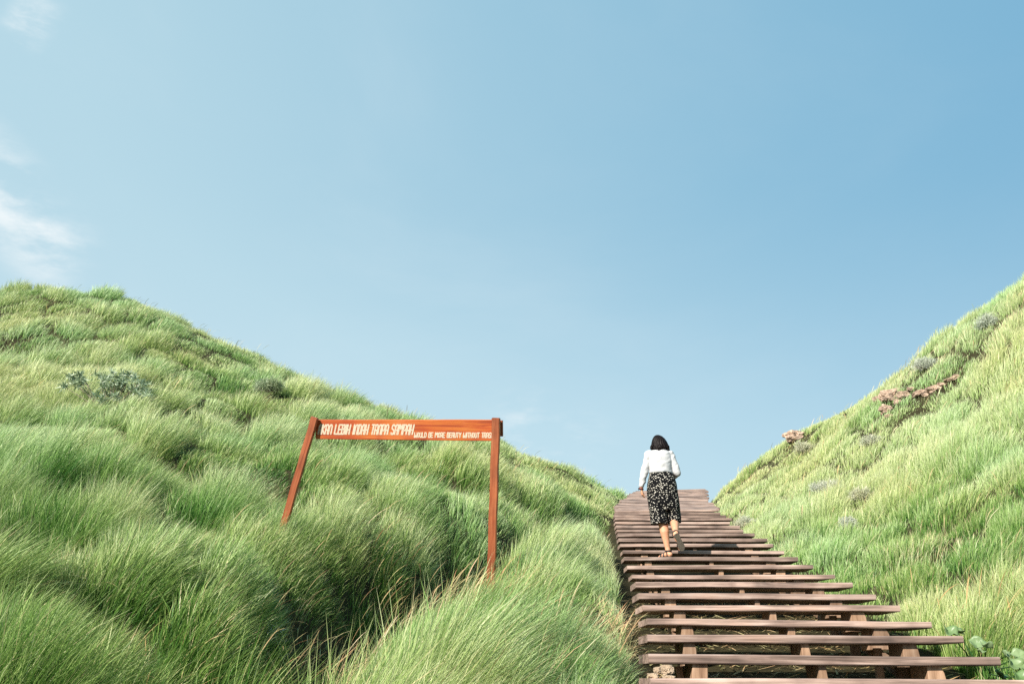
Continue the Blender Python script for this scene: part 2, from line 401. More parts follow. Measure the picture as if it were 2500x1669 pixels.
for a in [(0, 1669, 5.0), (300, 1669, 5.2), (0, 1400, 7.6), (300, 1400, 8.4), (560, 1400, 9.0), (0, 1150, 12), (300, 1150, 12.6), (600, 1200, 12.4),
          (0, 950, 18), (300, 950, 18.5), (600, 980, 19), (850, 1080, 19), (0, 800, 25), (300, 800, 25.5), (480, 850, 26),
          (900, 1180, 14.5), (1050, 1180, 17), (1250, 1160, 21), (1380, 1190, 22), (-600, 1669, 5), (-600, 1200, 12), (-600, 900, 22),
          (1195, 1400, 10.8), (900, 1500, 7.6), (1000, 1620, 5.8), (1300, 1620, 6.0), (1300, 1480, 8.4), (750, 1640, 5.6), (1380, 1330, 12.5), (1420, 1260, 16),
          (2500, 1500, 7.7), (2500, 1400, 9.2), (2500, 1250, 11.5), (2500, 1100, 14.5), (2500, 950, 17.5), (2500, 800, 20.5), (2100, 1350, 12.8), (2300, 1420, 10.2),
          (2200, 1250, 14.8), (1950, 1250, 18.3), (2300, 1100, 17), (2100, 1120, 20.5), (2200, 1000, 21.5), (1900, 1160, 24.5), (2350, 900, 21.5), (2900, 1100, 13), (2900, 1500, 8), (2900, 800, 18)]:
    cp(*a)
for i in range(0, len(line), 2):
    a, b = line[i]
    ctrl.append((a.x - .45, a.y, a.z - .20)); ctrl.append((b.x + .45, b.y, b.z - .12))
for x, y, z in ((-3, 0, .1), (-3, -6, -.9), (6, 0, 1.0), (6, -6, 0), (1.5, -6, -1.2), (-14, 0, .8), (-14, -8, -.6), (14, 0, 3.5), (14, -8, 2.0)):
    ctrl.append((x, y, z))
ctrl = np.array(ctrl)
def _phi(r2): return 0.5 * r2 * np.log(r2 + 1e-9)
nC = len(ctrl)
_K = _phi(((ctrl[:, None, :2] - ctrl[None, :, :2]) ** 2).sum(-1)) + np.eye(nC) * 0.25
_Pm = np.c_[np.ones(nC), ctrl[:, :2]]
_A = np.block([[_K, _Pm], [_Pm.T, np.zeros((3, 3))]])
_sol = np.linalg.solve(_A, np.r_[ctrl[:, 2], 0, 0, 0])
gully = [P(*g) for g in ((-100, 1800, 4.3), (200, 1760, 4.5), (400, 1735, 4.8), (540, 1700, 5.1), (620, 1610, 6.0), (700, 1480, 7.8), (830, 1400, 9.6), (1000, 1320, 11.6), (1120, 1265, 13.6), (1300, 1235, 16), (1440, 1215, 20), (1478, 1205, 23))]
GP = np.array([(g.x, g.y) for g in gully])
def gully_dist(x, y):
    best = np.full(np.shape(x), 1e9)
    for a, b in zip(GP[:-1], GP[1:]):
        ab = b - a; t = np.clip(((x - a[0]) * ab[0] + (y - a[1]) * ab[1]) / (ab @ ab), 0, 1)
        best = np.minimum(best, np.hypot(x - a[0] - t * ab[0], y - a[1] - t * ab[1]))
    return best
PITS = []
for px_, py_, d_, r_, dep in ((60, 810, 24, .8, .5), (135, 825, 23.5, .6, .45), (560, 888, 23, 1.1, .55), (610, 900, 22.5, .8, .45), (430, 905, 21.5, .7, .35), (600, 975, 19.5, .6, .5), (280, 760, 27, .9, .4),
                              (540, 1110, 14.8, .8, .5), (650, 1130, 14.2, .6, .45), (710, 1175, 13.2, .5, .45), (1080, 1120, 19, .8, .4), (420, 1230, 11, .45, .35), (150, 1240, 11, .5, .35), (60, 1330, 9.2, .45, .35),
                              (330, 1450, 7.7, .45, .35), (500, 1500, 7.2, .4, .35), (250, 1600, 6, .4, .35), (950, 1060, 21, .9, .35), (1200, 1170, 19, .7, .4), (1330, 1190, 20, .7, .4), (1090, 1300, 12.0, .65, .6), (1000, 1345, 11.2, .5, .5), (640, 1590, 6.2, .4, .4), (700, 1500, 7.4, .45, .45), (1440, 1225, 17.5, .6, .5), (1470, 1215, 20, .5, .5), (1250, 1430, 9.4, .35, .3), (1400, 1440, 9.3, .3, .3),
                              (1380, 1560, 7.2, .35, .35), (1150, 1560, 6.9, .3, .3), (2300, 1230, 14, .6, .2), (1920, 1290, 17, .5, .4), (2250, 1330, 12.5, .5, .3), (2380, 900, 19.5, .7, .3)):
    p_ = P(px_, py_, d_); PITS.append((p_.x, p_.y, r_, dep))
def height(x, y):
    x = np.asarray(x, float); y = np.asarray(y, float); sh = x.shape
    x = x.ravel(); y = y.ravel(); out = np.empty_like(x)
    for s in range(0, len(x), 60000):
        xs, ys = x[s:s + 60000], y[s:s + 60000]
        r2 = (xs[:, None] - ctrl[None, :, 0]) ** 2 + (ys[:, None] - ctrl[None, :, 1]) ** 2
        out[s:s + 60000] = _phi(r2) @ _sol[:nC] + _sol[nC] + _sol[nC + 1] * xs + _sol[nC + 2] * ys
    # far from the hills the land levels off below them
    far = np.clip((np.hypot(x, y - 14) - 34) / 22, 0, 1); far = far * far * (3 - 2 * far)
    out = out * (1 - far) + (-3 + 1.5 * vnoise(x, y, 30, 5)) * far
    amp = np.clip((np.hypot(x, y) - 3) / 6, 0.15, 1)
    amp = amp * np.where(x > stair_r(y), 1 - .45 * np.clip((x - stair_r(y)) / 1.5, 0, 1), 1)
    out += ((vnoise(x, y, 3.1, 1) - .5) * .48 + (vnoise(x, y, 1.4, 2) - .5) * .30 + (vnoise(x, y, .75, 3) - .5) * .12) * amp
    out -= 1.0 * np.exp(-(gully_dist(x, y) / .58) ** 2)
    for px_, py_, r_, d_ in PITS:
        q = ((x - px_) ** 2 + (y - py_) ** 2) / r_ ** 2
        out -= d_ * np.exp(-q)
        q2 = ((x - px_) ** 2 + (y - py_ - 1.1 * r_) ** 2) / (r_ * 1.3) ** 2
        out += d_ * (.35 if py_ < 18 else .08) * np.exp(-q2)
    # the cutting the stair lies in
    xl, xr = stair_l(y), stair_r(y)
    dd = np.maximum(np.maximum(xl - x, x - xr), 0)
    k = np.clip((dd + .02) / .55, 0, 1); k = k * k * (3 - 2 * k)
    k = np.where((y < SY[-1] + 4), k, 1)
    out = out * k + (stair_z(y) - .42) * (1 - k)
    return out.reshape(sh)
def hz(x, y): return float(height(np.array([x]), np.array([y]))[0])

def axis(lo, hi, fine_lo, fine_hi, fine, coarse):
    a = [lo]; 
    while a[-1] < hi:
        q = a[-1]; out = max(fine_lo - q, q - fine_hi, 0)
        a.append(q + fine + min(out * coarse, 60))
    return np.array(a)
gx = axis(-900, 900, -13, 13, .22, .16); gy = axis(-200, 1500, 2, 34, .22, .16)
XX, YY = np.meshgrid(gx, gy)
ZZ = height(XX, YY)
me = bpy.data.meshes.new("hillside")
nx, ny = len(gx), len(gy)
vco = np.c_[XX.ravel(), YY.ravel(), ZZ.ravel()]
idx = (np.arange(ny - 1)[:, None] * nx + np.arange(nx - 1)[None, :]).ravel()
fc = np.c_[idx, idx + 1, idx + nx + 1, idx + nx]
def fast_mesh(me, co, loops, starts, totals):
    me.vertices.add(len(co)); me.vertices.foreach_set('co', np.ascontiguousarray(co, dtype=np.float32).ravel())
    me.loops.add(len(loops)); me.loops.foreach_set('vertex_index', np.ascontiguousarray(loops, dtype=np.int32))
    me.polygons.add(len(starts)); me.polygons.foreach_set('loop_start', np.ascontiguousarray(starts, dtype=np.int32)); me.polygons.foreach_set('loop_total', np.ascontiguousarray(totals, dtype=np.int32))
    me.update(calc_edges=True)
fast_mesh(me, vco, fc.ravel(), np.arange(len(fc)) * 4, np.full(len(fc), 4))
hill = link("hillside", me, M_SOIL, None, True); hill['kind'] = 'structure'
hill['label'] = 'brown soil of the two hills and the cutting between them'

# ------------------------------------------------------------------ grass
def ribbons(name, root, L_, Wd, ldir, ph0, ph1, tint, mat, nseg=4, prof=None, yaw=None, up=None, tipgain=.55):
    """one curved tapering ribbon per row, all in one mesh"""
    n = len(root)
    t = np.arange(nseg + 1) / nseg
    tw = t - .55
    pts = np.empty((n, nseg + 1, 3)); pts[:, 0] = root
    if up is None: up = np.tile(np.array([0, 0, 1.0]), (n, 1))
    l3 = np.c_[ldir, np.zeros(n)]
    for i in range(nseg):
        ph = ph0 + ph1 * ((i + .5) / nseg) ** 1.3
        dirv = up * np.cos(ph)[:, None] + l3 * np.sin(ph)[:, None]
        pts[:, i + 1] = pts[:, i] + dirv * (L_ / nseg)[:, None]
    if yaw is None: yaw = rng.uniform(0, math.pi, n)
    wv = np.c_[np.cos(yaw), np.sin(yaw), np.zeros(n)]
    if prof is None: prof = np.array([.75, 1, .85, .55, 0.0]) if nseg == 4 else np.array([.8, 1, .7, 0.0])
    m = 2 * nseg + 1
    co = np.empty((n, m, 3))
    for i in range(nseg):
        o = wv * (Wd * prof[i] * .5)[:, None]
        co[:, 2 * i] = pts[:, i] - o; co[:, 2 * i + 1] = pts[:, i] + o
    co[:, m - 1] = pts[:, nseg]
    base = np.arange(n)[:, None] * m
    tmpl = []
    for i in range(nseg - 1): tmpl += [2 * i, 2 * i + 1, 2 * i + 3, 2 * i + 2]
    tmpl += [2 * nseg - 2, 2 * nseg - 1, m - 1]
    loops = (base + np.array(tmpl)[None, :]).ravel()
    nl = len(tmpl)
    st = (np.arange(n)[:, None] * nl + np.array([4 * i for i in range(nseg)])[None, :]).ravel()
    tt = np.tile(np.array([4] * (nseg - 1) + [3]), n)
    me = bpy.data.meshes.new(name)
    fast_mesh(me, co.reshape(-1, 3), loops, st, tt)
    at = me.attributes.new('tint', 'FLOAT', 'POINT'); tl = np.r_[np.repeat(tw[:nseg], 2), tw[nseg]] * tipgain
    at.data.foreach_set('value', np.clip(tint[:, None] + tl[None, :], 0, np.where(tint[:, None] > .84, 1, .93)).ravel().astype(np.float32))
    o = link(name, me, mat, None, True)
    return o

CELL = 1.0
def clump_of(x, y):
    cx = np.floor(x / CELL).astype(np.int64); cy = np.floor(y / CELL).astype(np.int64)
    bd = np.full(x.shape, 1e9); bx = np.zeros_like(x); by = np.zeros_like(x); b2 = np.full(x.shape, 1e9)
    bi = np.zeros(x.shape, np.int64)
    for i in (-1, 0, 1):
        for j in (-1, 0, 1):
            a, b = cx + i, cy + j
            n = (a * 73856093 ^ b * 19349663) & 0x7fffffff
            n = ((n ^ (n >> 13)) * 1274126177) & 0x7fffffff
            jx = (n & 0xfff) / 4095.0; jy = ((n >> 12) & 0xfff) / 4095.0
            px = (a + .1 + .8 * jx) * CELL; py = (b + .1 + .8 * jy) * CELL
            d = np.hypot(x - px, y - py)
            c = d < bd
            b2 = np.where(c, bd, np.minimum(b2, d))
            bx = np.where(c, px, bx); by = np.where(c, py, by); bi = np.where(c, n, bi); bd = np.where(c, d, bd)
    return bd, b2, bx, by, bi
def scatter(n, d0, d1, power):
    """random ground positions in a wide wedge in front of the camera, denser near it"""
    u = rng.random(n)
    e = 2 - power
    d = (d0 ** e + u * (d1 ** e - d0 ** e)) ** (1 / e)
    tx = np.where(rng.random(n) < .76, rng.uniform(-.60, .60, n), np.sign(rng.random(n) - .5) * rng.uniform(.60, 1.05, n))
    return tx * d, d
# hidden backs of the ridges carry no blades: drop what lies far behind the crest line
_rx = np.array([P(*r).x / P(*r).y for r in ridgeL[1:] + [(1556, 1198, 31), (1726, 1193, 31)] + ridgeR]); _ry = np.array([P(*r).y for r in ridgeL[1:] + [(1556, 1198, 31), (1726, 1193, 31)] + ridgeR])
def crest_y(x, y): return np.interp(x / y, _rx, _ry)

LOWG = [(P(250, 985, 17.3), .9), (P(310, 990, 17.3), .8), (P(190, 975, 17.4), .6)]
def soil_at(px, py, d0, d1):
    d = np.linspace(d0, d1, 200); pts = [P(px, py, q) for q in d]
    h = height(np.array([p.x for p in pts]), np.array([p.y for p in pts]))
    for p, g in zip(pts, h):
        if p.z <= g + .12: return p
    return pts[-1]
BARE = [(soil_at(2175, 985, 15, 34), .42, .40), (soil_at(2240, 965, 15, 34), .34, .25), (soil_at(2285, 953, 15, 34), .3, .2), (soil_at(2325, 934, 15, 34), .3, .2), (soil_at(1941, 1076, 15, 34), .3, .3), (P(1620, 1645, 6.1), .16, .25)]
DRY = [(soil_at(px, py, 7, 34), r) for px, py, r in ((2265, 1370, .45), (2400, 735, .7), (2440, 800, .6), (2210, 915, .6), (2330, 860, .6), (2090, 1010, .5), (1850, 1150, .5), (1450, 1545, .35), (640, 905, .4), (130, 835, .35), (350, 770, .5))]
LOWG += [(soil_at(px, py, 8, 34), r) for px, py, r in ((2172, 1000, .9), (2250, 980, .8), (2325, 950, .6), (1941, 1085, .6), (652, 990, .4), (1972, 1110, .45), (2022, 1205, .45), (2108, 1228, .35), (2074, 1300, .3), (2262, 905, .5), (2415, 805, .45))]
def grass_layer(name, N_, d0, d1, power, Lb, Wb, sel, label, nseg):
    x, y = scatter(N_, d0, d1, power)
    keep = sel(x, y) & (y < crest_y(x, y) + 3.0)
    x, y = x[keep], y[keep]
    xl, xr = stair_l(y), stair_r(y)
    dl = xl - x; dr = x - xr                                # distance outside the stair edges
    out = np.maximum(dl, dr)
    keep = (out > np.where(dl > 0, .17, .12)) | (y > SY[-1] + .6)
    x, y, dl, dr, out = x[keep], y[keep], dl[keep], dr[keep], out[keep]
    bd, b2, bx, by, bi = clump_of(x, y)
    n = len(x)
    ch = (bi & 0x3ff) / 1023.0; ch2 = ((bi >> 10) & 0x3ff) / 1023.0
    gap = np.clip((b2 - bd) / .26, 0, 1)                    # 0 on the seam between two tussocks
    dens = .14 + .86 * gap
    gd = gully_dist(x, y)
    dens *= np.where(gd < .38, .35, 1)
    for c, rx_, ry_ in BARE:
        dens *= np.where(((x - c.x) / rx_) ** 2 + ((y - c.y) / ry_) ** 2 < 1, .38, 1)
    keep = rng.random(n) < dens
    x, y, bd, b2, bx, by, ch, ch2, gap, gd, dl, dr, out = [q[keep] for q in (x, y, bd, b2, bx, by, ch, ch2, gap, gd, dl, dr, out)]
    n = len(x)
    z = height(x, y) - .02
    left = 1 / (1 + np.exp((x - (stair_l(y) + 1.1)) * 2.2))  # 1 on the left hill
    big = vnoise(x, y, 3.1, 8); mid = vnoise(x, y, 1.3, 9)
    hfac = np.where(x > mid_x(y), .55 + .50 * ch, .38 + .85 * ch) * (.65 + .7 * big) * (.62 + .6 * gap)
    hfac *= 1 - .42 * np.clip((np.hypot(x, y) - 16) / 12, 0, 1)
    edge = np.clip((out - .05) / .75, 0, 1)
    hfac *= np.where(dl > 0, .30 + .70 * edge, .55 + .45 * edge)
    for px_, py_, r_, d_ in PITS:
        hfac *= 1 - np.where(y > 15, .30, .55) * np.exp(-((x - px_) ** 2 + (y - py_) ** 2) / (r_ * .8) ** 2)
    lw = np.zeros_like(x)
    for c_, r_ in LOWG:
        lw = np.maximum(lw, np.exp(-((x - c_.x) ** 2 + (y - c_.y) ** 2) / (r_ * .75) ** 2))
    hfac *= 1 - .5 * lw
    hfac *= 1.22 - .50 * np.clip(bd / .60, 0, 1)
    hfac = np.where(y > SY[-1] + .4, hfac * .5, hfac)
    hfac *= 1 - .55 * np.exp(-(gd / .5) ** 2)
    Ln = Lb * hfac * rng.uniform(.45, 1.15, n)
    dist = np.hypot(x, y)
    Wn = Wb * (dist / d0) ** .75 * rng.uniform(.5, 1.2, n) * np.where(rng.random(n) < .12, 1.9, 1)
    rad = np.c_[x - bx, y - by] / .5
    ang = (vnoise(x, y, 2.6, 12) - .5) * 1.6
    wind = np.c_[np.cos(ang), np.sin(ang) * .7] * (.26 + .62 * left)[:, None]
    wind *= (.35 + .65 * np.clip(np.abs(out) / .8, 0, 1))[:, None]
    lv = rad * (.42 + .20 * left)[:, None] + wind + rng.normal(0, 1, (n, 2)) * rng.uniform(.15, .55, n)[:, None]
    mag = np.hypot(lv[:, 0], lv[:, 1]) + 1e-6
    ld = lv / mag[:, None]
    ph0 = np.clip(.18 * mag + rng.normal(0, .08, n), 0, .9)
    ph1 = np.clip(.95 * mag, .15, 1.45) * rng.uniform(.75, 1.3, n)
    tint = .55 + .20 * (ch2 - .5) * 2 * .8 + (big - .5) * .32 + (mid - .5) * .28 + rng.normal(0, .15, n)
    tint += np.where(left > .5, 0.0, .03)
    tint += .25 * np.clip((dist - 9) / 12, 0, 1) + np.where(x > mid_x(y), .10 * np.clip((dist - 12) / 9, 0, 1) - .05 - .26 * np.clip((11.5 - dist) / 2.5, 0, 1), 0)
    for px_, py_, r_, d_ in PITS:                               # darker tint in and above the hollows; dark green tussocks near the ridge
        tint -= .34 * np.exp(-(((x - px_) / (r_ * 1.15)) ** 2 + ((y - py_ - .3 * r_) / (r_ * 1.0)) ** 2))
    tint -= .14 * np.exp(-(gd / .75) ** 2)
    for c_, r_ in DRY:
        kd = np.exp(-((x - c_.x) ** 2 + (y - c_.y) ** 2) / r_ ** 2)
        tint = np.where(rng.random(n) < .5 * kd, 2.0, tint)
    tint = np.where((rng.random(n) < .05) | (tint > 1.5), rng.uniform(.85, 1, n), np.minimum(tint, .78))
    tint = np.clip(tint, 0, 1)
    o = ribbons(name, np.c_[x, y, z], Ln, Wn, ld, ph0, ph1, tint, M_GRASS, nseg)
    tag(o, label, 'grass', None, 'stuff')
    return n
mid_x = lambda y: (stair_l(y) + stair_r(y)) / 2
isL = lambda x, y: x < mid_x(y)
isR = lambda x, y: x >= mid_x(y)
Q_ = 1.18
cnt = 0
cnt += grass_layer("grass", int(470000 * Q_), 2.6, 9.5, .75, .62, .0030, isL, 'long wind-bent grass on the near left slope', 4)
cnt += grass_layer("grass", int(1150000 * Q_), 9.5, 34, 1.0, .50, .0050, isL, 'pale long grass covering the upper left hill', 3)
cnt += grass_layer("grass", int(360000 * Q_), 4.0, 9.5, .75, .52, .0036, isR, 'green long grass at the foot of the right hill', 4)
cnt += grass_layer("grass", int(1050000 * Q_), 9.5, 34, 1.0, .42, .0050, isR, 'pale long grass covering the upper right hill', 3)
print("blades", cnt)

# ------------------------------------------------------------------ flowering stalks and dry stems in the grass
def stalk_layer(name, N_, centers, Lb, Wb, label, dry):
    if centers is None:
        x, y = scatter(N_, 4.2, 30, 1.15)
    else:
        c = np.array([(p.x, p.y, r) for p, r in centers]); k = rng.integers(0, len(c), N_)
        x = c[k, 0] + rng.normal(0, 1, N_) * c[k, 2]; y = c[k, 1] + rng.normal(0, 1, N_) * c[k, 2]
    out = np.maximum(stair_l(y) - x, x - stair_r(y))
    keep = (out > .12) & (y < crest_y(x, y) + .5) & (y > 3)
    x, y = x[keep], y[keep]; n = len(x); z = height(x, y)
    dist = np.hypot(x, y)
    left = 1 / (1 + np.exp((x - (stair_l(y) + 1.1)) * 2.2))
    ang = rng.normal(.1, .8, n)
    ld = np.c_[np.cos(ang), np.sin(ang)]
    Ln = Lb * rng.uniform(.6, 1.15, n) * np.clip(.45 + out[keep] / 1.2, .45, 1); Wn = Wb * np.clip(dist / 7, .8, 3) ** .8 * rng.uniform(.8, 1.3, n)
    tint = np.clip(rng.normal(dry, .25, n), 0, 1)
    o = ribbons(name, np.c_[x, y, z], Ln, Wn, ld, rng.uniform(.05, .35, n), rng.uniform(.5, 2.0, n) * (.55 + .45 * left), tint, M_STRAW, 9,
                prof=np.array([.45, .42, .4, .38, .36, .8, 1.25, 1.3, .95, 0]))
    tag(o, label, 'dry grass', None, 'stuff')
C = []
for px, py, d, r in ((760, 1420, 9.2, .30), (900, 1405, 9.4, .35), (1000, 1400, 9.6, .35), (1120, 1400, 10.0, .3), (1195, 1425, 10.2, .25), (950, 1250, 12.5, .5), (1050, 1290, 12.0, .4), (640, 1470, 7.6, .35),
                     (700, 1550, 6.6, .3), (820, 1480, 7.2, .45), (560, 1600, 6.3, .3), (1330, 1520, 7.6, .35), (1400, 1560, 7.0, .3), (1450, 1470, 8.6, .35), (1250, 1640, 5.8, .35), (1100, 1660, 5.6, .4),
                     (1520, 1480, 9, .2), (2440, 1430, 9.0, .4)):
    C.append((P(px, py, d), r))
stalk_layer("dry_grass_stalks", 1500, C, .66, .0050, 'straw-coloured seeding stalks standing in the near grass', .6)
stalk_layer("dry_grass_stalks", 5000, None, .52, .0036, 'thin yellowed seeding stalks scattered over both hills', .35)

# ------------------------------------------------------------------ dead leaves and stems under the stairs
n_ = 5200
y_ = rng.uniform(5.0, 13, n_); x_ = stair_l(y_) - .25 + rng.random(n_) * (stair_r(y_) - stair_l(y_) + .5)
a_ = rng.uniform(0, 2 * math.pi, n_)
lo = ribbons("dry_litter", np.c_[x_, y_, height(x_, y_) + .004 + rng.uniform(0, .02, n_)], rng.uniform(.04, .22, n_), rng.uniform(.005, .022, n_), np.c_[np.cos(a_), np.sin(a_)], rng.uniform(1.2, 1.5, n_), rng.uniform(-.1, .5, n_), rng.uniform(.3, 1, n_), M_STRAW, 3)
tag(lo, 'dead leaves and stems lying on the soil under the stairs', 'litter', None, 'stuff')

# ------------------------------------------------------------------ staircase
org = Vector(((treads[NLOW][0].x + treads[NLOW][1].x) / 2, treads[NLOW][0].y, float(stair_z(treads[NLOW][0].y)) - .42))
stair = empty("wooden_staircase", org, 'open-riser wooden staircase of weathered planks climbing between the grassy hills', 'staircase')
def plank(name, a, b, depth, th, tilt, seed, split=False, bow=.007):
    a = a - org; b = b - org
    ax = (b - a); Lx = ax.length; ax.normalize()
    bk = Vector((-ax.y, ax.x, 0)).normalized()                      # backwards, into the slope
    bk = (bk * math.cos(tilt) + Vector((0, 0, 1)) * math.sin(tilt)).normalized()
    up = ax.cross(bk).normalized()
    bm = bmesh.new(); rr = random.Random(seed)
    nseg = 22; rings = []
    ph = rr.uniform(0, 50)
    for i in range(nseg + 1):
        t = i / nseg; x = t * Lx
        wob = lambda k, s=1.0: (mnoise.noise(Vector((x * s + ph, k * 7.3, seed * .37)))) 
        e0 = wob(1, .9) * bow; e1 = wob(2, 1.7) * bow * .8; e2 = wob(3, 2.5) * bow
        dpt = depth + wob(4, .8) * .02
        tl = th + wob(5, 1.3) * .010
        c = .007 + abs(wob(6, 3)) * .004
        base = a + ax * x + up * e0
        prof = [(0 + e2 * .5, -c), (c + e2 * .5, 0), (dpt - c, 0), (dpt, -c), (dpt, -tl + c), (dpt - c, -tl), (c, -tl + e1 * .3), (0 + e2, -tl + c)]
        # end cuts slightly out of square
        sk = 0
        rings.append([base + bk * q + up * s for q, s in prof])
    if split:
        for v in range(8): rings[-1][v] = rings[-1][v] + ax * (.05 if v in (0, 1, 7) else -.05) + up * rr.uniform(-.008, .008)
    loft(bm, rings)
    # object axes along the plank so the grain runs with it
    o = from_bm(name, bm, M_TREAD, stair)
    return o
zoff = []
for i, (a, b) in enumerate(treads):
    rr = random.Random(100 + i)
    aa = a.copy(); bb = b.copy()
    if TR[max(i - NLOW, 0)][2] is None or i < NLOW: bb += Vector((rr.uniform(-.08, .08), 0, 0)); 
    plank("tread", aa, bb, (.56 if i - NLOW < 7 else .40 if i - NLOW < 12 else .32) + rr.uniform(-.03, .03), .056 + rr.uniform(-.006, .006), 0.0, i + 1, split=(i - NLOW == 7))
    k = i - NLOW
    # blocks between tread and carriage beams
    ax = (bb - aa).normalized(); Lx = (bb - aa).length
    rise = .17
    for fr, wd, hh in ((.135, .105, .175), (.505, .058, .10), (.835, .125, .175)):
        if k < 0 and fr == .505: continue
        fr2 = fr + rr.uniform(-.012, .012)
        wd2 = wd * rr.uniform(.88, 1.12)
        c = aa + ax * (Lx * fr2) - org; top = c.z - .052 
        bm = bmesh.new()
        y0 = c.y + rr.uniform(.035, .06); y1 = c.y + .36
        wb_ = wd2 * (1.18 if fr > .6 else 1.08)
        ch = rr.choice([0, 0, .3, .45]) if fr != .505 else .1
        skew = rr.uniform(-.012, .012)
        prof = [(-wd2 / 2 + skew, 0), (wd2 / 2 * (1 - ch) + skew, 0), (wd2 / 2 + skew, -.03 - .06 * ch), (wb_ / 2, -hh), (-wb_ / 2, -hh)]
        loft(bm, [[Vector((c.x + u, yy, top + v)) for u, v in prof] for yy in (y0, y0 + .1, y1)])
        bmesh.ops.recalc_face_normals(bm, faces=bm.faces)
        bmesh.ops.bevel(bm, geom=bm.edges[:], offset=.004, segments=1, affect='EDGES')
        from_bm("support_block", bm, M_BLOCK, stair)
# carriage beams following the slope
for fr, wd in ((.135, .05), (.835, .055)):
    bm = bmesh.new(); rings = []
    for a, b in treads:
        c = a.lerp(b, fr) - org + Vector((0, .25, -.052 - .165))
        rings.append([c + Vector((-wd / 2, 0, 0)), c + Vector((wd / 2, 0, 0)), c + Vector((wd / 2, 0, -.09)), c + Vector((-wd / 2, 0, -.09))])
    loft(bm, rings); from_bm("carriage_beam", bm, M_BLOCK, stair)
# short posts standing in the ground behind the carriages
for px, py, d, wd, tz in ((2203, 1627, 7.1, .085, 0), (2141, 1581, 7.8, .055, 0), (2083, 1541, 8.7, .07, 0), (2033, 1502, 9.6, .06, 0), (1655, 1626, 6.9, .05, .06), (1672, 1624, 7.0, .03, -.05), (1652, 1573, 7.7, .035, .05)):
    p = P(px, py, d); g = hz(p.x, p.y) - .08
    bm = bmesh.new(); h = p.z - g
    loft(bm, [[Vector((p.x + u * wd / 2 + tz * (1 - t), p.y + v * wd / 2, g + h * t)) - org for u, v in ((-1, -1), (1, -1), (1, 1), (-1, 1))] for t in (0, .5, 1)])
    bmesh.ops.bevel(bm, geom=bm.edges[:], offset=.004, segments=1, affect='EDGES')
    from_bm("support_post", bm, M_BLOCK, stair)
for i, (a, b) in enumerate(upper):
    rr = random.Random(300 + i)
    nx_ = upper[min(i + 1, len(upper) - 1)]; pv = upper[max(i - 1, 0)]
    run = ((nx_[0].y - pv[0].y) + (nx_[1].y - pv[1].y)) / 2 / max(1, (min(i + 1, len(upper) - 1) - max(i - 1, 0)))
    slope = math.atan2(nx_[0].z - pv[0].z, nx_[0].y - pv[0].y)
    plank("tread", a + Vector((rr.uniform(-.06, .06), 0, 0)), b + Vector((rr.uniform(-.06, .06), 0, rr.uniform(-.008, .008))), max(.2, run * rr.uniform(.54, .72)), .05, slope, 200 + i)

# ------------------------------------------------------------------ sign
sb = P(1197, 1400, 11.0)
BR = P(1203, 1024, 11.0); BL = P(782, 1024, 11.5)          # top corners of the board
BR2 = P(1200, 1077, 11.0); BL2 = P(762, 1068, 11.5)
sorg = Vector((sb.x, sb.y, hz(sb.x, sb.y)))
sign = empty("wooden_sign", sorg, 'orange varnished wooden sign on two posts with a painted message about trash, left post leaning', 'sign')
def orient(mesh_obj, M):
    mesh_obj.data.transform(M.inverted()); mesh_obj.matrix_basis = M
bx = (BR - BL).normalized(); bl = (BR - BL).length
bz = ((BR - BR2).normalized() + (BL - BL2).normalized() * .0).normalized(); by = bz.cross(bx).normalized(); bz = bx.cross(by).normalized()
H = (BR - BR2).length * .985
MB = Matrix((( bx.x, by.x, bz.x, BL.x - sorg.x), (bx.y, by.y, bz.y, BL.y - sorg.y), (bx.z, by.z, bz.z, BL.z - sorg.z), (0, 0, 0, 1)))
bm = bmesh.new()
rings = []
for i in range(15):
    t = i / 14; x = t * (bl + .13) - .06; e = .0012 * math.sin(i * 1.3); 
    hh = H * (.945 + .055 * t)
    rings.append([Vector((x, q, s)) for q, s in ((.004, 0 + e), (.031, 0 + e), (.035, -.004 + e), (.035, -hh + .004), (.031, -hh), (.004, -hh), (0, -hh + .004), (0, -.004 + e))])
loft(bm, rings)
board = from_bm("board", bm, M_BOARD, sign); board.matrix_basis = MB
# painted letters: strokes on a 0..1 x 0..1 grid, all bars with rounded ends
GL = {'A': ['0,0 0,.8 .25,1 .75,1 1,.8 1,0', '0,.42 1,.42'], 'K': ['0,0 0,1', '1,1 .1,.5 1,0'], 'N': ['0,0 0,.8 .3,1 .7,1 1,.8 1,0'], 'L': ['0,1 0,0 1,0'], 'E': ['1,1 0,1 0,0 1,0', '0,.5 .8,.5'],
      'B': ['0,0 0,1 .8,1 .95,.8 .8,.54 0,.54', '.8,.54 1,.3 .85,0 0,0'], 'I': ['.5,0 .5,1'], 'H': ['0,0 0,1', '1,0 1,1', '0,.45 1,.45'], 'D': ['0,0 0,1 .6,1 1,.75 1,.25 .6,0 0,0'], 'T': ['0,1 1,1', '.5,1 .5,0'],
      'P': ['0,0 0,1 .8,1 1,.8 1,.58 .8,.4 0,.4'], 'S': ['1,.85 .75,1 .25,1 0,.8 .1,.6 .9,.4 1,.2 .75,0 .25,0 0,.15'], 'M': ['0,0 0,1 .2,1 .5,.55 .8,1 1,1 1,0'], 'W': ['0,1 0,0 .25,.0 .5,.45 .75,.0 1,.0 1,1'],
      'O': ['.5,1 .1,.8 0,.5 .1,.2 .5,0 .9,.2 1,.5 .9,.8 .5,1'], 'U': ['0,1 0,.2 .3,0 .7,0 1,.2 1,1'], 'R': ['0,0 0,1 .8,1 1,.8 1,.6 .8,.45 0,.45', '.5,.45 1,0'], 'Y': ['0,1 .5,.5 1,1', '.5,.5 .5,0']}
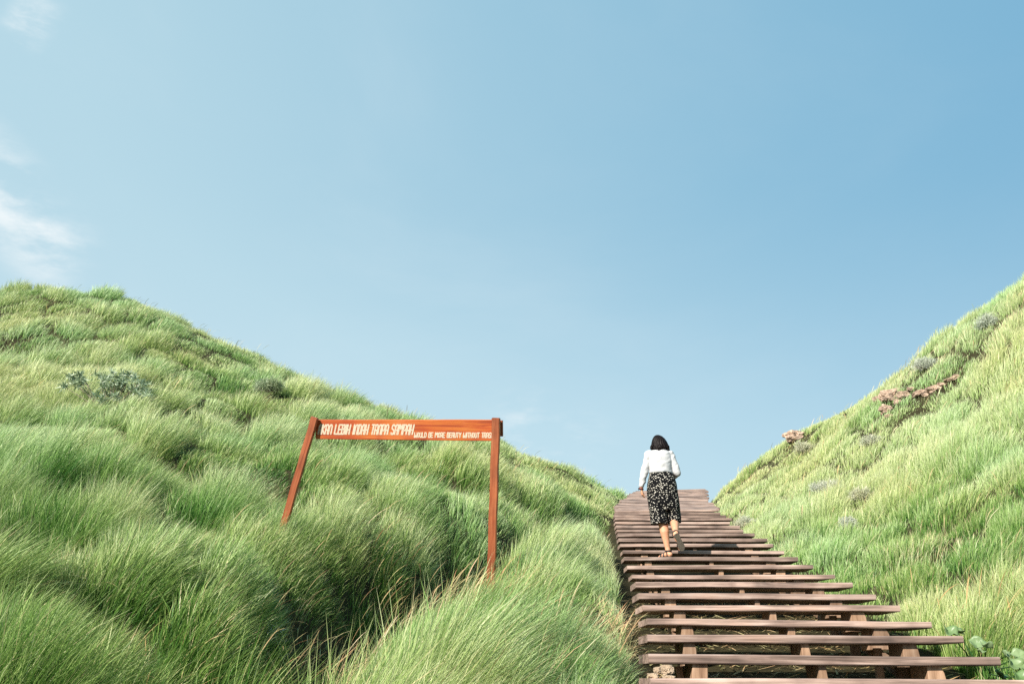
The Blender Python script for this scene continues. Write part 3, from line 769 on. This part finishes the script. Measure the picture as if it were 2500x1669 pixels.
def stroke(bm, pts, w_, y):
    y -= random.random() * .0009
    for p, q in zip(pts[:-1], pts[1:]):
        d = (q - p); ln = d.length
        if ln < 1e-6: continue
        d /= ln; nn = Vector((-d.y, d.x))
        ring = []
        for k in range(6): a_ = -math.pi / 2 + math.pi * k / 5; ring.append(q + (d * math.cos(a_) + nn * math.sin(a_)) * w_ / 2)
        for k in range(6): a_ = math.pi / 2 + math.pi * k / 5; ring.append(p + (d * math.cos(a_) + nn * math.sin(a_)) * w_ / 2)
        y -= .00007
        vs = [bm.verts.new((r.x, y, r.y)) for r in ring]; vb = [bm.verts.new((r.x, .001, r.y)) for r in ring]
        bm.faces.new(vs)
        for k in range(12): bm.faces.new((vs[k], vb[k], vb[(k + 1) % 12], vs[(k + 1) % 12]))
def write(text, x0, x1, zb, hgt, sw, slant):
    units = 0; cells = []
    for ch in text:
        wd = {' ': .55, 'I': .28, 'M': 1.15, 'W': 1.15}.get(ch, .82); cells.append((ch, units, wd)); units += wd + .30
    sc = (x1 - x0) / (units - .30); bm = bmesh.new()
    for ch, u, wd in cells:
        for st_ in GL.get(ch, []):
            pts = [tuple(map(float, s.split(','))) for s in st_.split()]
            pp = [Vector((x0 + (u + a * wd) * sc + b * hgt * slant, zb + sw / 2 + b * (hgt - sw))) for a, b in pts]
            stroke(bm, pp, sw, -.0016)
    return from_bm("lettering", bm, M_PAINT, board)
# board-plane coordinates of the two lines
def bpx(px): return (px - 782) / (1203 - 782)
write("AKAN LEBIH INDAH TANPA SAMPAH", -.014 * bl, .543 * bl, -H * .73, H * .52, .0180, .20)
write("WOULD BE MORE BEAUTY WITHOUT TRASH", .555 * bl, 1.000 * bl, -H * .86, H * .27, .0112, .10)
# posts: both stand in front of the board
def post(top, bot, wd, dp, yaw, label=None):
    bm = bmesh.new(); ax = (top - bot); Lp = ax.length; ax.normalize()
    u = Vector((math.cos(yaw), math.sin(yaw), 0)); u = (u - ax * u.dot(ax)).normalized(); v = ax.cross(u)
    rings = []
    for i in range(13):
        t = i / 12; wob = .003 * math.sin(i * 1.9)
        c = Vector((0, 0, t * Lp)); 
        rings.append([Vector((a * wd / 2 + wob, b * dp / 2, c.z)) for a, b in ((-1, -1), (1, -1), (1, 1), (-1, 1))])
    loft(bm, rings); bmesh.ops.recalc_face_normals(bm, faces=bm.faces)
    es = [e for e in bm.edges if len(e.link_faces) == 2 and e.calc_face_angle(0) > .5]
    bmesh.ops.bevel(bm, geom=es, offset=.006, segments=2, affect='EDGES')
    o = from_bm("post", bm, M_POST, sign)
    b0 = bot - sorg
    o.matrix_basis = Matrix(((u.x, v.x, ax.x, b0.x), (u.y, v.y, ax.y, b0.y), (u.z, v.z, ax.z, b0.z), (0, 0, 0, 1)))
    if label: o['label'] = label
    return o
rt = P(1211.5, 1019.5, 10.965); rb = P(1197, 1440, 10.965); rb.z -= .25
post(rt, rb, .090, .055, R(-14))
lt = P(769, 1018, 11.472); lb = P(692, 1285, 11.472); lb = lb + (lb - lt).normalized() * .35
post(lt, lb, .084, .05, R(-14), 'leaning left post with a greyed edge')
# offcut of board nailed behind the right post
bm = bmesh.new(); box(bm, Vector((bl + .055, .055, -H * .42)), .09, .03, H * .75, None, .003)
oc = from_bm("backing_cleat", bm, M_POST, sign); oc.matrix_basis = MB.copy()

# ------------------------------------------------------------------ person
Y0 = 13.95
porg = Vector((Q(1620, 1300, Y0).x, Y0, float(stair_z(13.73)) + .0))
FL = float((treads[NLOW + 9][0].z + treads[NLOW + 9][1].z) / 2) + .004
porg.z = FL
person = empty("person", porg, 'woman with black bob, white long-sleeved top and black floral shorts climbing the stairs', 'person')
px_m = .00576
def hand(bm, wrist, down, side, fwd, thumb_side, curl=.35, s=1.0):
    """down: direction of the fingers, side: across the palm, fwd: direction the palm faces"""
    palm_c = wrist + down * .048 * s
    tube(bm, [wrist, wrist + down * .03 * s, wrist + down * .085 * s], [.022 * s, .030 * s, .031 * s], 12, (fwd, .5))
    for k, (off, ln, r_) in enumerate(((-.027, .066, .0085), (-.009, .074, .0088), (.009, .070, .0085), (.026, .055, .0078))):
        b0 = wrist + down * (.080 - abs(off) * .25) * s + side * off * thumb_side * -1 * s
        p = [b0 - down * .015]; d = down.copy(); c_ = curl * (1 + .22 * k)
        a_ = 0
        pts = [b0 - down * .012 * s, b0]
        for seg_, f_ in ((.42, .5), (.32, 1), (.26, 1)):
            a_ += c_ * f_
            pts.append(pts[-1] + (down * math.cos(a_) + fwd * math.sin(a_)) * ln * seg_ * s)
        tube(bm, pts, [r_ * s, r_ * s, r_ * .96 * s, r_ * .86 * s, r_ * .72 * s], 8)
    t0 = wrist + down * .025 * s + side * .022 * thumb_side * s
    tube(bm, [t0, t0 + (down * .75 + side * .6 * thumb_side + fwd * .3) * .034 * s, t0 + (down * 1.45 + side * .75 * thumb_side + fwd * .75) * .040 * s], [.012 * s, .0105 * s, .0085 * s], 8)

X = Vector((1, 0, 0)); Yv = Vector((0, 1, 0)); Z = Vector((0, 0, 1))
head_c = Q(1608, 1084, Y0 + .07)
body = bmesh.new()
# trunk, neck and head (head bowed, looking at the steps)
rows = [(Q(1617, 1222, Y0 + .01), .165, .125), (Q(1616, 1200, Y0), .182, .132), (Q(1615, 1178, Y0), .172, .122), (Q(1613, 1154, Y0 + .01), .132, .098), (Q(1612, 1135, Y0 + .015), .137, .1),
        (Q(1610, 1118, Y0 + .02), .15, .105), (Q(1609, 1107, Y0 + .025), .15, .092), (Q(1609, 1101, Y0 + .03), .10, .07), (Q(1608.5, 1097, Y0 + .04), .058, .056)]
ringloft(body, rows)
tube(body, [Q(1609, 1105, Y0 + .03), Q(1608, 1094, Y0 + .055)], [.055, .05], 14)
ell(body, head_c + Vector((0, 0, .01)), .074, .092, .108, Matrix.Rotation(R(-18), 3, 'X'), 22, 16)
ell(body, head_c + Vector((0, .045, -.055)), .052, .05, .055, None)                     # jaw
tube(body, [head_c + Vector((0, .092, .012)), head_c + Vector((0, .113, -.022))], [.010, .015], 8)      # nose
for s in (-1, 1):
    ell(body, head_c + Vector((.030 * s, .082, .018)), .014, .011, .009)               # eyelids
    ell(body, head_c + Vector((.074 * s, .005, -.012)), .010, .017, .028)              # ears
tube(body, [head_c + Vector((-.02, .090, -.055)), head_c + Vector((.02, .090, -.055))], [.008, .008], 8)   # lips
# arms
sl, el, wl = Q(1583, 1109, Y0 + .02), Q(1575, 1146, Y0 + .01), Q(1565.8, 1190, Y0 + .03)
sr, er, wr = Q(1637, 1111, Y0 + .02), Q(1654, 1154, Y0 - .01), Q(1641, 1168, Y0 + .23)
tube(body, [sl, sl.lerp(el, .5), el, el.lerp(wl, .35), wl], [.05, .044, .037, .038, .026], 14)
tube(body, [sr, sr.lerp(er, .5), er, er.lerp(wr, .35), wr], [.05, .044, .037, .038, .026], 14)
dn = (Q(1570, 1222, Y0 + .05) - wl).normalized()
hand(body, wl, dn, Yv, X, 1, .33)
fd = (wr - er).normalized(); fd = (fd + Vector((-.25, .1, .1))).normalized()
sd_ = fd.cross(Z).normalized()
hand(body, wr, fd, Z.copy(), -X, 1, .6)
# legs
hl, kl, al = Q(1604, 1205, Y0 + .0), Q(1617, 1272, Y0 + .03), Q(1631.5, 1343, Y0 + .0)
hr, kr, ar = Q(1633, 1205, Y0 + .0), Q(1645, 1266, Y0 + .09), Q(1650.5, 1302, Y0 - .21)
al.z = FL + .085
cl_ = kl.lerp(al, .33)
tube(body, [hl, hl.lerp(kl, .5), kl, kl.lerp(al, .16) + Vector((0, -.012, 0)), kl.lerp(al, .36) + Vector((0, -.02, 0)), kl.lerp(al, .62) + Vector((0, -.006, 0)), kl.lerp(al, .85), al], [.092, .078, .062, .066, .063, .047, .036, .036], 18)
tube(body, [hr, hr.lerp(kr, .5), kr, kr.lerp(ar, .3) + Vector((0, 0, .01)), kr.lerp(ar, .6), kr.lerp(ar, .85), ar], [.092, .078, .062, .062, .05, .037, .035], 18)
def foot(bm, ankle, heel, toe, up, side):
    """heel, toe: points on the sole line; up: away from the sole"""
    d = (toe - heel).normalized(); Lf = (toe - heel).length
    s = lambda t, h: heel + d * Lf * t + up * h
    tube(bm, [s(.06, .032), s(.25, .034), s(.55, .028), s(.78, .020), s(.90, .017)], [.031, .034, .034, .031, .022], 14, (up, .85))
    tube(bm, [s(.1, .03), ankle], [.034, .035], 14)
    tube(bm, [ankle, s(.45, .035)], [.034, .025], 12)
    for k, (o, e, r_) in enumerate(((-.03, .99, .0125), (-.011, .985, .0095), (.005, .965, .0088), (.019, .94, .0082), (.032, .905, .0078))):
        tube(bm, [s(.80, .014) + side * o, s(e, .010) + side * o], [r_, r_ * .85], 8)
# left foot flat on the tread, turned outwards
lh = al + Vector((.030, -.035, 0)); lh.z = FL + .022
ldir = Vector((-.60, .80, 0)).normalized(); lt_ = lh + ldir * .235; lsd = ldir.cross(Z).normalized()
foot(body, al, lh, lt_, Z, -lsd)
# right foot peeling off, sole to the camera
rh = ar + Vector((-.012, -.055, -.01)); rt_ = Q(1671, 1355.5, Y0 - .13); rt_.z = max(rt_.z, FL + .012)
rdir = (rt_ - rh).normalized(); rup = Vector((0, 1, 0)); rup = (rup - rdir * rup.dot(rdir)).normalized(); rsd = rdir.cross(rup).normalized()
rt_ = rh + rdir * .245
foot(body, ar, rh + rup * .018, rt_ + rup * .018, rup, rsd)
pbody = fuse("body", body, M_SKIN, .0052, porg, person, None, 3)

# hair: chin-length bob with an uneven hem
hair = bmesh.new()
hc = head_c
rows = [(Q(1611, 1099.5, Y0 + .045), .118, .10), (Q(1611, 1094, Y0 + .05), .128, .112), (Q(1611, 1087, Y0 + .06), .122, .115), (Q(1609.5, 1079, Y0 + .07), .108, .112), (Q(1608, 1071.5, Y0 + .075), .087, .098), (Q(1606, 1065.5, Y0 + .08), .058, .07), (Q(1605, 1062.5, Y0 + .08), .025, .03)]
ringloft(hair, rows, 32)
tube(hair, [Q(1611, 1092, Y0 - .04), Q(1609.5, 1102.5, Y0 - .035)], [.045, .018], 12)
tube(hair, [Q(1629, 1090, Y0 + .0), Q(1634, 1101, Y0 + .01)], [.03, .012], 12)
tube(hair, [Q(1594, 1086, Y0 + .0), Q(1588.5, 1095, Y0 + .0)], [.03, .013], 12)
def hdisp(c):
    a = math.atan2(c.y - hc.y, c.x - hc.x)
    low = max(0, min(1, (hc.z + .02 - c.z) / .1))
    return .0035 * math.sin(a * 23 + 3 * math.sin(c.z * 30)) + .006 * low * mnoise.noise(Vector((a * 9, c.z * 6, 0)))
hair_ob = fuse("hair", hair, M_HAIR, .006, porg, person, hdisp, 2)

g_ = np.random.default_rng(3); nh = 260
ah = g_.uniform(math.pi * .95, math.pi * 2.05, nh); hb = Q(1611, 1097, Y0 + .045)
hx = hb.x + .112 * np.cos(ah); hy = hb.y + .10 * np.sin(ah); hz_ = hb.z + g_.uniform(-.004, .05, nh)
lh_ = ribbons("loose_strands", np.c_[hx, hy, hz_] - np.array(porg[:]), g_.uniform(.03, .075, nh), g_.uniform(.002, .0045, nh), np.c_[np.cos(ah), np.sin(ah)] * g_.choice([-1, 1], nh)[:, None],
              g_.uniform(2.7, 3.1, nh), g_.uniform(-.4, .3, nh), np.zeros(nh), M_HAIR, 4)
lh_.parent = hair_ob
# white top
top = bmesh.new()
rows = [(Q(1613, 1155, Y0 + .01), .156, .122), (Q(1613, 1150, Y0 + .01), .154, .122), (Q(1612, 1135, Y0 + .015), .157, .121), (Q(1610.5, 1118, Y0 + .02), .170, .124), (Q(1609.5, 1108, Y0 + .025), .172, .11), (Q(1609, 1102, Y0 + .03), .135, .088), (Q(1609, 1098, Y0 + .04), .075, .07)]
ringloft(top, rows, 36, 2.2)
tube(top, [sl + Vector((.02, 0, .012)), sl + Vector((-.004, 0, -.01)), sl.lerp(el, .5), el, el.lerp(wl, .35), wl + Vector((0, 0, .012))], [.05, .058, .053, .049, .046, .036], 16, None, False)
ell(top, sl + Vector((.008, 0, .008)), .058, .06, .052)
tube(top, [sr + Vector((-.02, 0, .012)), sr + Vector((.004, 0, -.01)), sr.lerp(er, .5), er, er.lerp(wr, .35), er.lerp(wr, .9)], [.05, .058, .053, .05, .047, .036], 16, None, False)
ell(top, sr + Vector((-.008, 0, .008)), .058, .06, .052)
ell(top, er, .05, .05, .05)
def tdisp(c):
    w1 = mnoise.noise(Vector((c.x * 9 + c.z * 5, c.y * 6, c.z * 10)))
    w2 = mnoise.noise(Vector((c.x * 22 - c.z * 16, c.y * 12, c.z * 16 + 9)))
    w3 = mnoise.noise(Vector(((c.x - porg.x) * 5 - c.z * 9, c.y * 3, c.z * 4 + (c.x - porg.x) * 6)))
    return max(-.001, .003 + .009 * w1 + .005 * w2 + .009 * (1 - 2 * abs(w3)) - .004)
fuse("top", top, M_SHIRT, .0075, porg, person, tdisp, 3)

# floral culottes
sh = bmesh.new()
rows = [(Q(1613, 1150.5, Y0 + .01), .150, .116), (Q(1614, 1158, Y0 + .01), .164, .124), (Q(1615, 1168, Y0), .186, .136), (Q(1615.5, 1180, Y0 - .005), .205, .148), (Q(1616.5, 1195, Y0), .214, .152), (Q(1618, 1212, Y0 + .01), .221, .152), (Q(1620, 1230, Y0 + .015), .216, .145), (Q(1621.5, 1247, Y0 + .02), .20, .12)]
ringloft(sh, rows, 36, 2.25)
ringloft(sh, [(Q(1604, 1215, Y0 + .0), .135, .135), (Q(1604.5, 1235, Y0 + .0), .126, .13), (Q(1606.5, 1258, Y0 + .01), .118, .122), (Q(1608.5, 1279, Y0 + .01), .121, .122)], 30)
ringloft(sh, [(Q(1636, 1215, Y0 + .02), .125, .13), (Q(1640, 1235, Y0 + .03), .116, .125), (Q(1644, 1258, Y0 + .05), .105, .118), (Q(1646.5, 1277, Y0 + .06), .098, .115)], 30)
def sdisp(c):
    fold = math.sin((c.x - porg.x) * 46 + 2.2 * mnoise.noise(Vector((c.x * 3, c.y * 3, c.z * 2.5))))
    low = max(0, min(1, (porg.z + .95 - c.z) / .5))
    return .007 * fold * low + .009 * mnoise.noise(Vector((c.x * 10, c.y * 8, c.z * 7)))
fuse("floral_shorts", sh, M_FLORAL, .0085, porg, person, sdisp, 4)

# wrist band
bm = bmesh.new(); wd_ = (wl - el).normalized()
tube(bm, [wl + wd_ * .004, wl + wd_ * .03], [.036, .035], 20, None, False); local(bm, porg)
wb = from_bm("wrist_band", bm, M_BAND, person, True)
bm = bmesh.new(); box(bm, wl + wd_ * .017 + Vector((-.034, 0, 0)), .012, .034, .03, None, .003); local(bm, porg)
from_bm("watch_face", bm, M_STRAP, wb)
# sandals
def sandal(heel, toe, up, side, ankle):
    d = (toe - heel).normalized(); Lf = (toe - heel).length
    bm = bmesh.new(); rings = []
    outline = [(-.03, .004), (-.02, .022), (.03, .033), (.15, .036), (.35, .032), (.55, .037), (.75, .046), (.88, .044), (.98, .032), (1.04, .014), (1.05, .004)]
    for t, w_ in outline:
        c = heel + d * Lf * t + side * (.006 * math.sin(t * 3.1))
        rings.append([c + side * w_, c - side * w_, c - side * w_ - up * .022, c + side * w_ - up * .022])
    loft(bm, rings); bmesh.ops.recalc_face_normals(bm, faces=bm.faces)
    bmesh.ops.bevel(bm, geom=[e for e in bm.edges if e.calc_face_angle(0) > .8], offset=.004, segments=2, affect='EDGES')
    local(bm, porg); s_ = from_bm("sandal", bm, M_SOLE, person, False)
    bm = bmesh.new()
    for t, hh, ww in ((.70, .045, .046), (.48, .060, .038)):
        c = heel + d * Lf * t; pts = [c + side * ww * math.cos(a) + up * (hh * math.sin(a)) for a in [math.pi * k / 10 for k in range(11)]]
        tube(bm, pts, [.0075] * 11, 8, (d, 1.7), False)
    c = ankle + up * .012
    pts = [c + side * .041 * math.cos(a) + d * .045 * math.sin(a) for a in [2 * math.pi * k / 16 for k in range(17)]]
    tube(bm, pts, [.007] * 17, 8, (up, 1.6), False)
    for q in (-1, 1):
        tube(bm, [heel + d * Lf * .18 + side * .034 * q, c + side * .040 * q], [.006, .006], 8)
    ell(bm, c - side * .045, .014, .014, .016)
    local(bm, porg); from_bm("strap", bm, M_STRAP, s_, True)
sandal(lh, lt_, Z, -lsd, al)
sandal(rh, rt_, rup, rsd, ar)

# ------------------------------------------------------------------ shrubs, rocks, broad-leaved plant
def leaf_cloud(name, tips, Lf, Wf, mat, parent, nleaf, spread=1.0, tint0=.5, origin=Vector((0, 0, 0)), upbias=.3, seed=0):
    """rosettes of narrow leaves round each tip"""
    g = np.random.default_rng(seed)
    T = np.array([t[:] for t in tips]); n = len(T) * nleaf
    root = np.repeat(T, nleaf, 0) + g.normal(0, .012 * spread, (n, 3))
    dr = g.normal(0, 1, (n, 3)); dr[:, 2] += upbias * 2; dr /= np.linalg.norm(dr, axis=1)[:, None]
    Ln = Lf * g.uniform(.6, 1.15, n); wv = np.cross(dr, g.normal(0, 1, (n, 3))); wv /= np.linalg.norm(wv, axis=1)[:, None]
    m = 7; co = np.empty((n, m, 3)); pr = [.35, 1, .75]
    for i in range(3):
        c = root + dr * (Ln * i / 3)[:, None]; c[:, 2] -= Ln * .14 * (i / 3) ** 2
        o = wv * (Wf * pr[i] * .5); co[:, 2 * i] = c - o; co[:, 2 * i + 1] = c + o
    co[:, 6] = root + dr * Ln[:, None]; co[:, 6, 2] -= Ln * .14
    co -= np.array(origin[:])
    tm = [0, 1, 3, 2, 2, 3, 5, 4, 4, 5, 6]; base = np.arange(n)[:, None] * m
    loops = (base + np.array(tm)[None]).ravel(); st = (np.arange(n)[:, None] * 11 + np.array([0, 4, 8])[None]).ravel(); tt = np.tile([4, 4, 3], n)
    me = bpy.data.meshes.new(name); fast_mesh(me, co.reshape(-1, 3), loops, st, tt)
    at = me.attributes.new('tint', 'FLOAT', 'POINT'); at.data.foreach_set('value', np.repeat(np.clip(g.normal(tint0, .22, n), 0, 1), m).astype(np.float32))
    return link(name, me, mat, parent, True)
def branches(bm, base, tips, rad, seed):
    rr = random.Random(seed)
    for t in tips:
        t = Vector(t); d = t - base; q = base + d * .45 + Vector((rr.uniform(-.05, .05), rr.uniform(-.05, .05), -.03))
        tube(bm, [base, q, t], [rad, rad * .7, rad * .35], 5, None, False)
def ground_at(px, py, d0, d1):
    """where the sight line through a pixel meets the soil"""
    d = np.linspace(d0, d1, 160); pts = [P(px, py, q) for q in d]
    h = height(np.array([p.x for p in pts]), np.array([p.y for p in pts]))
    for p, g in zip(pts, h):
        if p.z <= g: return Vector((p.x, p.y, g))
    return pts[-1]
# the silvery leafy shrub on the left hill, two groups of stems
b0 = ground_at(262, 1000, 12, 24)
b0.y -= .55; b0.x *= b0.y / (b0.y + .55); b0.z = hz(b0.x, b0.y)
Ys = b0.y
sh_ = empty("silver_shrub", b0, 'silvery green leafy shrub with bare lower stems on the left hill', 'shrub')
tips = [Q(px, py, Ys + random.uniform(-.3, .3)) for px, py in ((178, 915), (190, 912), (200, 918), (172, 925), (186, 928), (205, 928), (196, 938), (180, 936), (245, 922), (258, 918), (270, 925), (250, 932), (282, 918), (300, 912), (315, 916), (296, 925), (312, 930), (330, 926), (340, 935),
        (288, 936), (304, 942), (322, 946), (338, 950), (352, 955), (360, 962), (345, 968), (330, 960), (316, 958), (300, 956), (284, 950), (270, 945), (258, 945), (262, 962), (276, 970), (290, 975), (258, 985), (270, 992), (335, 978), (350, 975), (322, 975), (366, 970), (250, 972), (160, 945))]
tips += [t + Vector((random.uniform(-.06, .06), random.uniform(-.2, .2), random.uniform(-.05, .05))) for t in tips]
bm = bmesh.new(); branches(bm, b0 + Vector((0, 0, -.02)), [t for t in tips[::2]], .011, 3); local(bm, b0)
from_bm("stem", bm, M_TWIG, sh_)
leaf_cloud("foliage", tips, .135, .021, M_SILVER, sh_, 20, 1.3, .55, b0, .2, 5)
# cushion bushes of fine grey twigs
def cushion(px, py, d0, d1, wpx, hpx, label, mat, name="grey_bush", seed=0, cat='bush', group=None, nl=9, lift=.0):
    b = ground_at(px, py + hpx * .4, d0, d1); s = b.y / F
    rx, rz = wpx / 2 * s, hpx * s * .8
    g = random.Random(seed)
    b = b + Vector((0, 0, lift))
    root = empty(name, b, label, cat, group)
    tips = []
    for k in range(int(110)):
        a = g.uniform(0, 2 * math.pi); e = g.uniform(0, 1) ** .6
        rr_ = g.uniform(.6, 1.05)
        q_ = b + Vector((rx * math.cos(a) * e * rr_, rx * .7 * math.sin(a) * e * rr_, 0))
        lump = .55 + .75 * abs(mnoise.noise(Vector((q_.x * 3, q_.y * 3, seed))))  * 1.3
        tips.append(q_ + Vector((0, 0, rz * (1 - e * e * .75) * rr_ * lump * g.uniform(.5, 1) - .02)))
    bm = bmesh.new(); branches(bm, b + Vector((0, 0, -.05)), tips[::3], .007, seed); local(bm, b); from_bm("stem", bm, M_TWIG, root)
    leaf_cloud("foliage", tips, min(.13, rz * .3 + .04), .008, mat, root, nl * 3, 3.5, .5, b, .7, seed)
GB = 'grey bushes on the hills'
cushion(652, 965, 15, 28, 78, 50, 'dark grey twiggy bush beside a shaded hollow behind the sign', M_SILVER, seed=11, group=GB, lift=.30)
cushion(1972, 1092, 18, 32, 62, 44, 'pale grey bush beside the tan rock on the right skyline', M_PALE, seed=12, group=GB, lift=.02)
cushion(2022, 1190, 14, 28, 95, 32, 'wide low pale bush halfway down the right hill', M_PALE, seed=13, group=GB, lift=.06)
cushion(2108, 1212, 14, 28, 55, 34, 'small round pale bush next to the wide low bush', M_PALE, seed=14, group=GB, lift=.06)
cushion(2074, 1285, 12, 24, 26, 30, 'smallest pale bush, lowest on the right hill', M_PALE, seed=15, group=GB, lift=.06)
cushion(2262, 885, 16, 30, 70, 48, 'pale grey bush above the rock outcrop', M_PALE, seed=16, group=GB, lift=.02)
cushion(2415, 785, 16, 30, 62, 40, 'grey bush highest on the right hill near the skyline', M_PALE, seed=17, group=GB, lift=.02)
cushion(2135, 1085, 16, 30, 60, 24, 'flat pale bush between outcrop and tan rock', M_PALE, seed=18, group=GB, lift=.1)
cushion(1822, 1275, 14, 26, 60, 30, 'pale bush overhanging the right edge of the upper stairs', M_PALE, seed=19, group=GB, lift=.02)
cushion(660, 1545, 5, 9, 34, 44, 'sparse pale-leaved herb at the edge of the dark gully', M_PALE, "pale_herb", 20, 'plant', None, 1)

def rock(c, rx, ry, rz, label, mat=M_ROCK, seed=0, group=None, rot=0):
    bm = bmesh.new(); bmesh.ops.create_icosphere(bm, subdivisions=5, radius=1)
    for v in bm.verts:
        n = v.co.normalized(); o = Vector((seed * 3.1, 0, 0))
        # facet the ball, then roughen it
        vec = n * 1.35 + o
        cell = mnoise.voronoi(vec)[0]
        k = .78 + .42 * (cell[1] - cell[0]) * .6 + .34 * mnoise.noise(n * 1.5 + o) - .18 * abs(mnoise.noise(n * 3.1 + o)) + .10 * mnoise.noise(n * 7 + o) + .07 * mnoise.noise(n * 17 + o)
        q = n * k; v.co = Vector((max(-.8, min(.8, q.x)) * rx, max(-.8, min(.8, q.y)) * ry, max(-.75, min(.72, q.z)) * rz))
    bmesh.ops.rotate(bm, verts=bm.verts, cent=(0, 0, 0), matrix=Matrix.Rotation(rot, 3, 'Y'))
    o = from_bm("rock", bm, mat, None, False); o.location = c
    return tag(o, label, 'rock', group)
GR = 'rocks of the outcrop on the right hill'
def rk(px, py, wpx, hpx, label, seed, dmin=16, dmax=34, mat=M_ROCK, group=GR, rot=0, lift=-.05):
    b = ground_at(px, py + hpx * .5, dmin, dmax); s = b.y / F
    rock(b + Vector((0, -.05, hpx * s * .45 + lift)), wpx * s * .66, wpx * s * .45, hpx * s * .66, label, mat, seed, group, rot)
rk(1941, 1063, 54, 30, 'tan cracked rock on the right skyline beside a grey bush', 1, group=None)
rk(2172, 965, 52, 36, 'largest pinkish rock of the outcrop', 2)
rk(2205, 962, 34, 22, 'knobbly rock right of the largest outcrop rock', 3)
rk(2165, 995, 36, 22, 'brown rock below the largest outcrop rock', 4, rot=.4)
rk(2142, 970, 26, 16, 'small rock at the left tip of the outcrop', 5)
rk(2244, 955, 40, 16, 'flat brown rock in the middle of the outcrop', 6, rot=-.3)
rk(2275, 945, 34, 18, 'brown rock under the dark crack of the outcrop', 7, rot=-.3)
rk(2322, 926, 36, 15, 'pale flat rock at the upper right end of the outcrop', 8, mat=M_ROCK2, rot=-.3)
rk(2170, 1012, 22, 12, 'small pale stone below the outcrop', 9, mat=M_ROCK2)
_g = random.Random(5)
for k, (px, py, wp, hp, lb_) in enumerate(((2188, 950, 22, 12, 'dark stone on top of the largest outcrop rock'), (2190, 978, 20, 14, 'reddish stone between the two biggest outcrop rocks'),
        (2224, 950, 22, 10, 'small dark stone right of the knobbly rock'), (2258, 962, 20, 10, 'rusty stone below the flat brown rocks'), (2296, 935, 20, 11, 'narrow brown stone left of the pale flat rock'), (2335, 915, 20, 10, 'brown stone above the pale flat rock'), (2156, 1004, 16, 9, 'crumb of stone beside the small pale stone'))):
    rk(px, py, wp, hp, lb_, 40 + k, rot=_g.uniform(-.5, .3))
GS = 'stones beside the foot of the stairs'
for px, py, wp, hp, d, lb_, sd__ in ((1628, 1634, 34, 24, 6.5, 'brown stone wedged beside the lowest stair supports', 21), (1604, 1634, 18, 14, 6.4, 'pale pinkish stone among grass left of the lowest tread', 22),
                              (1632, 1653, 32, 12, 6.3, 'flat tan stone just above the lowest visible tread', 23), (1594, 1650, 30, 16, 6.3, 'mossy tan stone half hidden in grass at the stair edge', 24)):
    c = P(px, py, d); s = d / F
    rock(c, wp * s * .62, wp * s * .5, hp * s * .7, lb_, M_ROCK2, sd__, GS)
# broad-leaved plant low at the right edge of the stairs
def broad_plant(c, n, size, label, seed, spots):
    root = empty("broad_leaved_plant", c, label, 'plant')
    g = random.Random(seed)
    bms = bmesh.new()
    for k, (px, py, Yp, sz, tilt, az) in enumerate(spots):
        p = Q(px, py, Yp) - c
        tube(bms, [Vector((0, 0, 0)), p * .5 + Vector((0, 0, .04)), p], [.006, .005, .004], 5, None, False)
        bm = bmesh.new(); m = Matrix.Translation(p) @ Matrix.Rotation(az, 4, 'Z') @ Matrix.Rotation(tilt, 4, 'X')
        cen = bm.verts.new(m @ Vector((0, 0, 0))); prev = [None, None]; K = 28; rings = []
        for ri, rr_ in enumerate((.4, .75, 1.0)):
            ring = []
            for j in range(K):
                a = 2 * math.pi * j / K
                notch = 1 - .45 * math.exp(-((a - math.pi * 1.5) / .35) ** 2)
                lob = 1 + .06 * math.sin(a * 7 + k) * rr_
                r_ = sz * rr_ * notch * lob * .82
                ring.append(bm.verts.new(m @ Vector((r_ * math.cos(a), r_ * .92 * math.sin(a), sz * (.24 * rr_ ** 2 * math.sin(a * 3 + k * 1.7) + .22 * rr_ ** 2 + .30 * abs(math.cos(a)) * rr_)))))
            rings.append(ring)
        for j in range(K):
            bm.faces.new((cen, rings[0][j], rings[0][(j + 1) % K]))
            for a, b in zip(rings[:-1], rings[1:]): bm.faces.new((a[j], b[j], b[(j + 1) % K], a[(j + 1) % K]))
        o = from_bm("leaf", bm, M_BROAD, root, True)
        at = o.data.attributes.new('tint', 'FLOAT', 'POINT'); at.data.foreach_set('value', [g.uniform(.35, 1)] * len(o.data.vertices))
        so_ = o.modifiers.new("thick", 'SOLIDIFY'); so_.thickness = .002
    from_bm("stem", bms, M_BROAD, root)
c1 = P(2400, 1640, 7.6); c1.z = hz(c1.x, c1.y)
broad_plant(c1, 8, .12, 'broad-leaved green plant with a curled pale leaf at the right ends of the lowest treads', 5,
            [(2318, 1545, 7.9, .075, R(50), .3), (2340, 1544, 8.0, .06, R(30), 1.2), (2385, 1572, 7.6, .07, R(55), -.2), (2408, 1580, 7.5, .06, R(20), 1.8), (2475, 1625, 7.1, .075, R(55), .4), (2490, 1602, 7.2, .07, R(40), -.5),
             (2440, 1650, 7.2, .06, R(50), .8), (2492, 1655, 7.0, .075, R(45), .1), (2455, 1600, 7.4, .05, R(60), 1.0), (2520, 1640, 7.0, .08, R(50), 0), (2395, 1592, 7.5, .04, R(30), .5)])
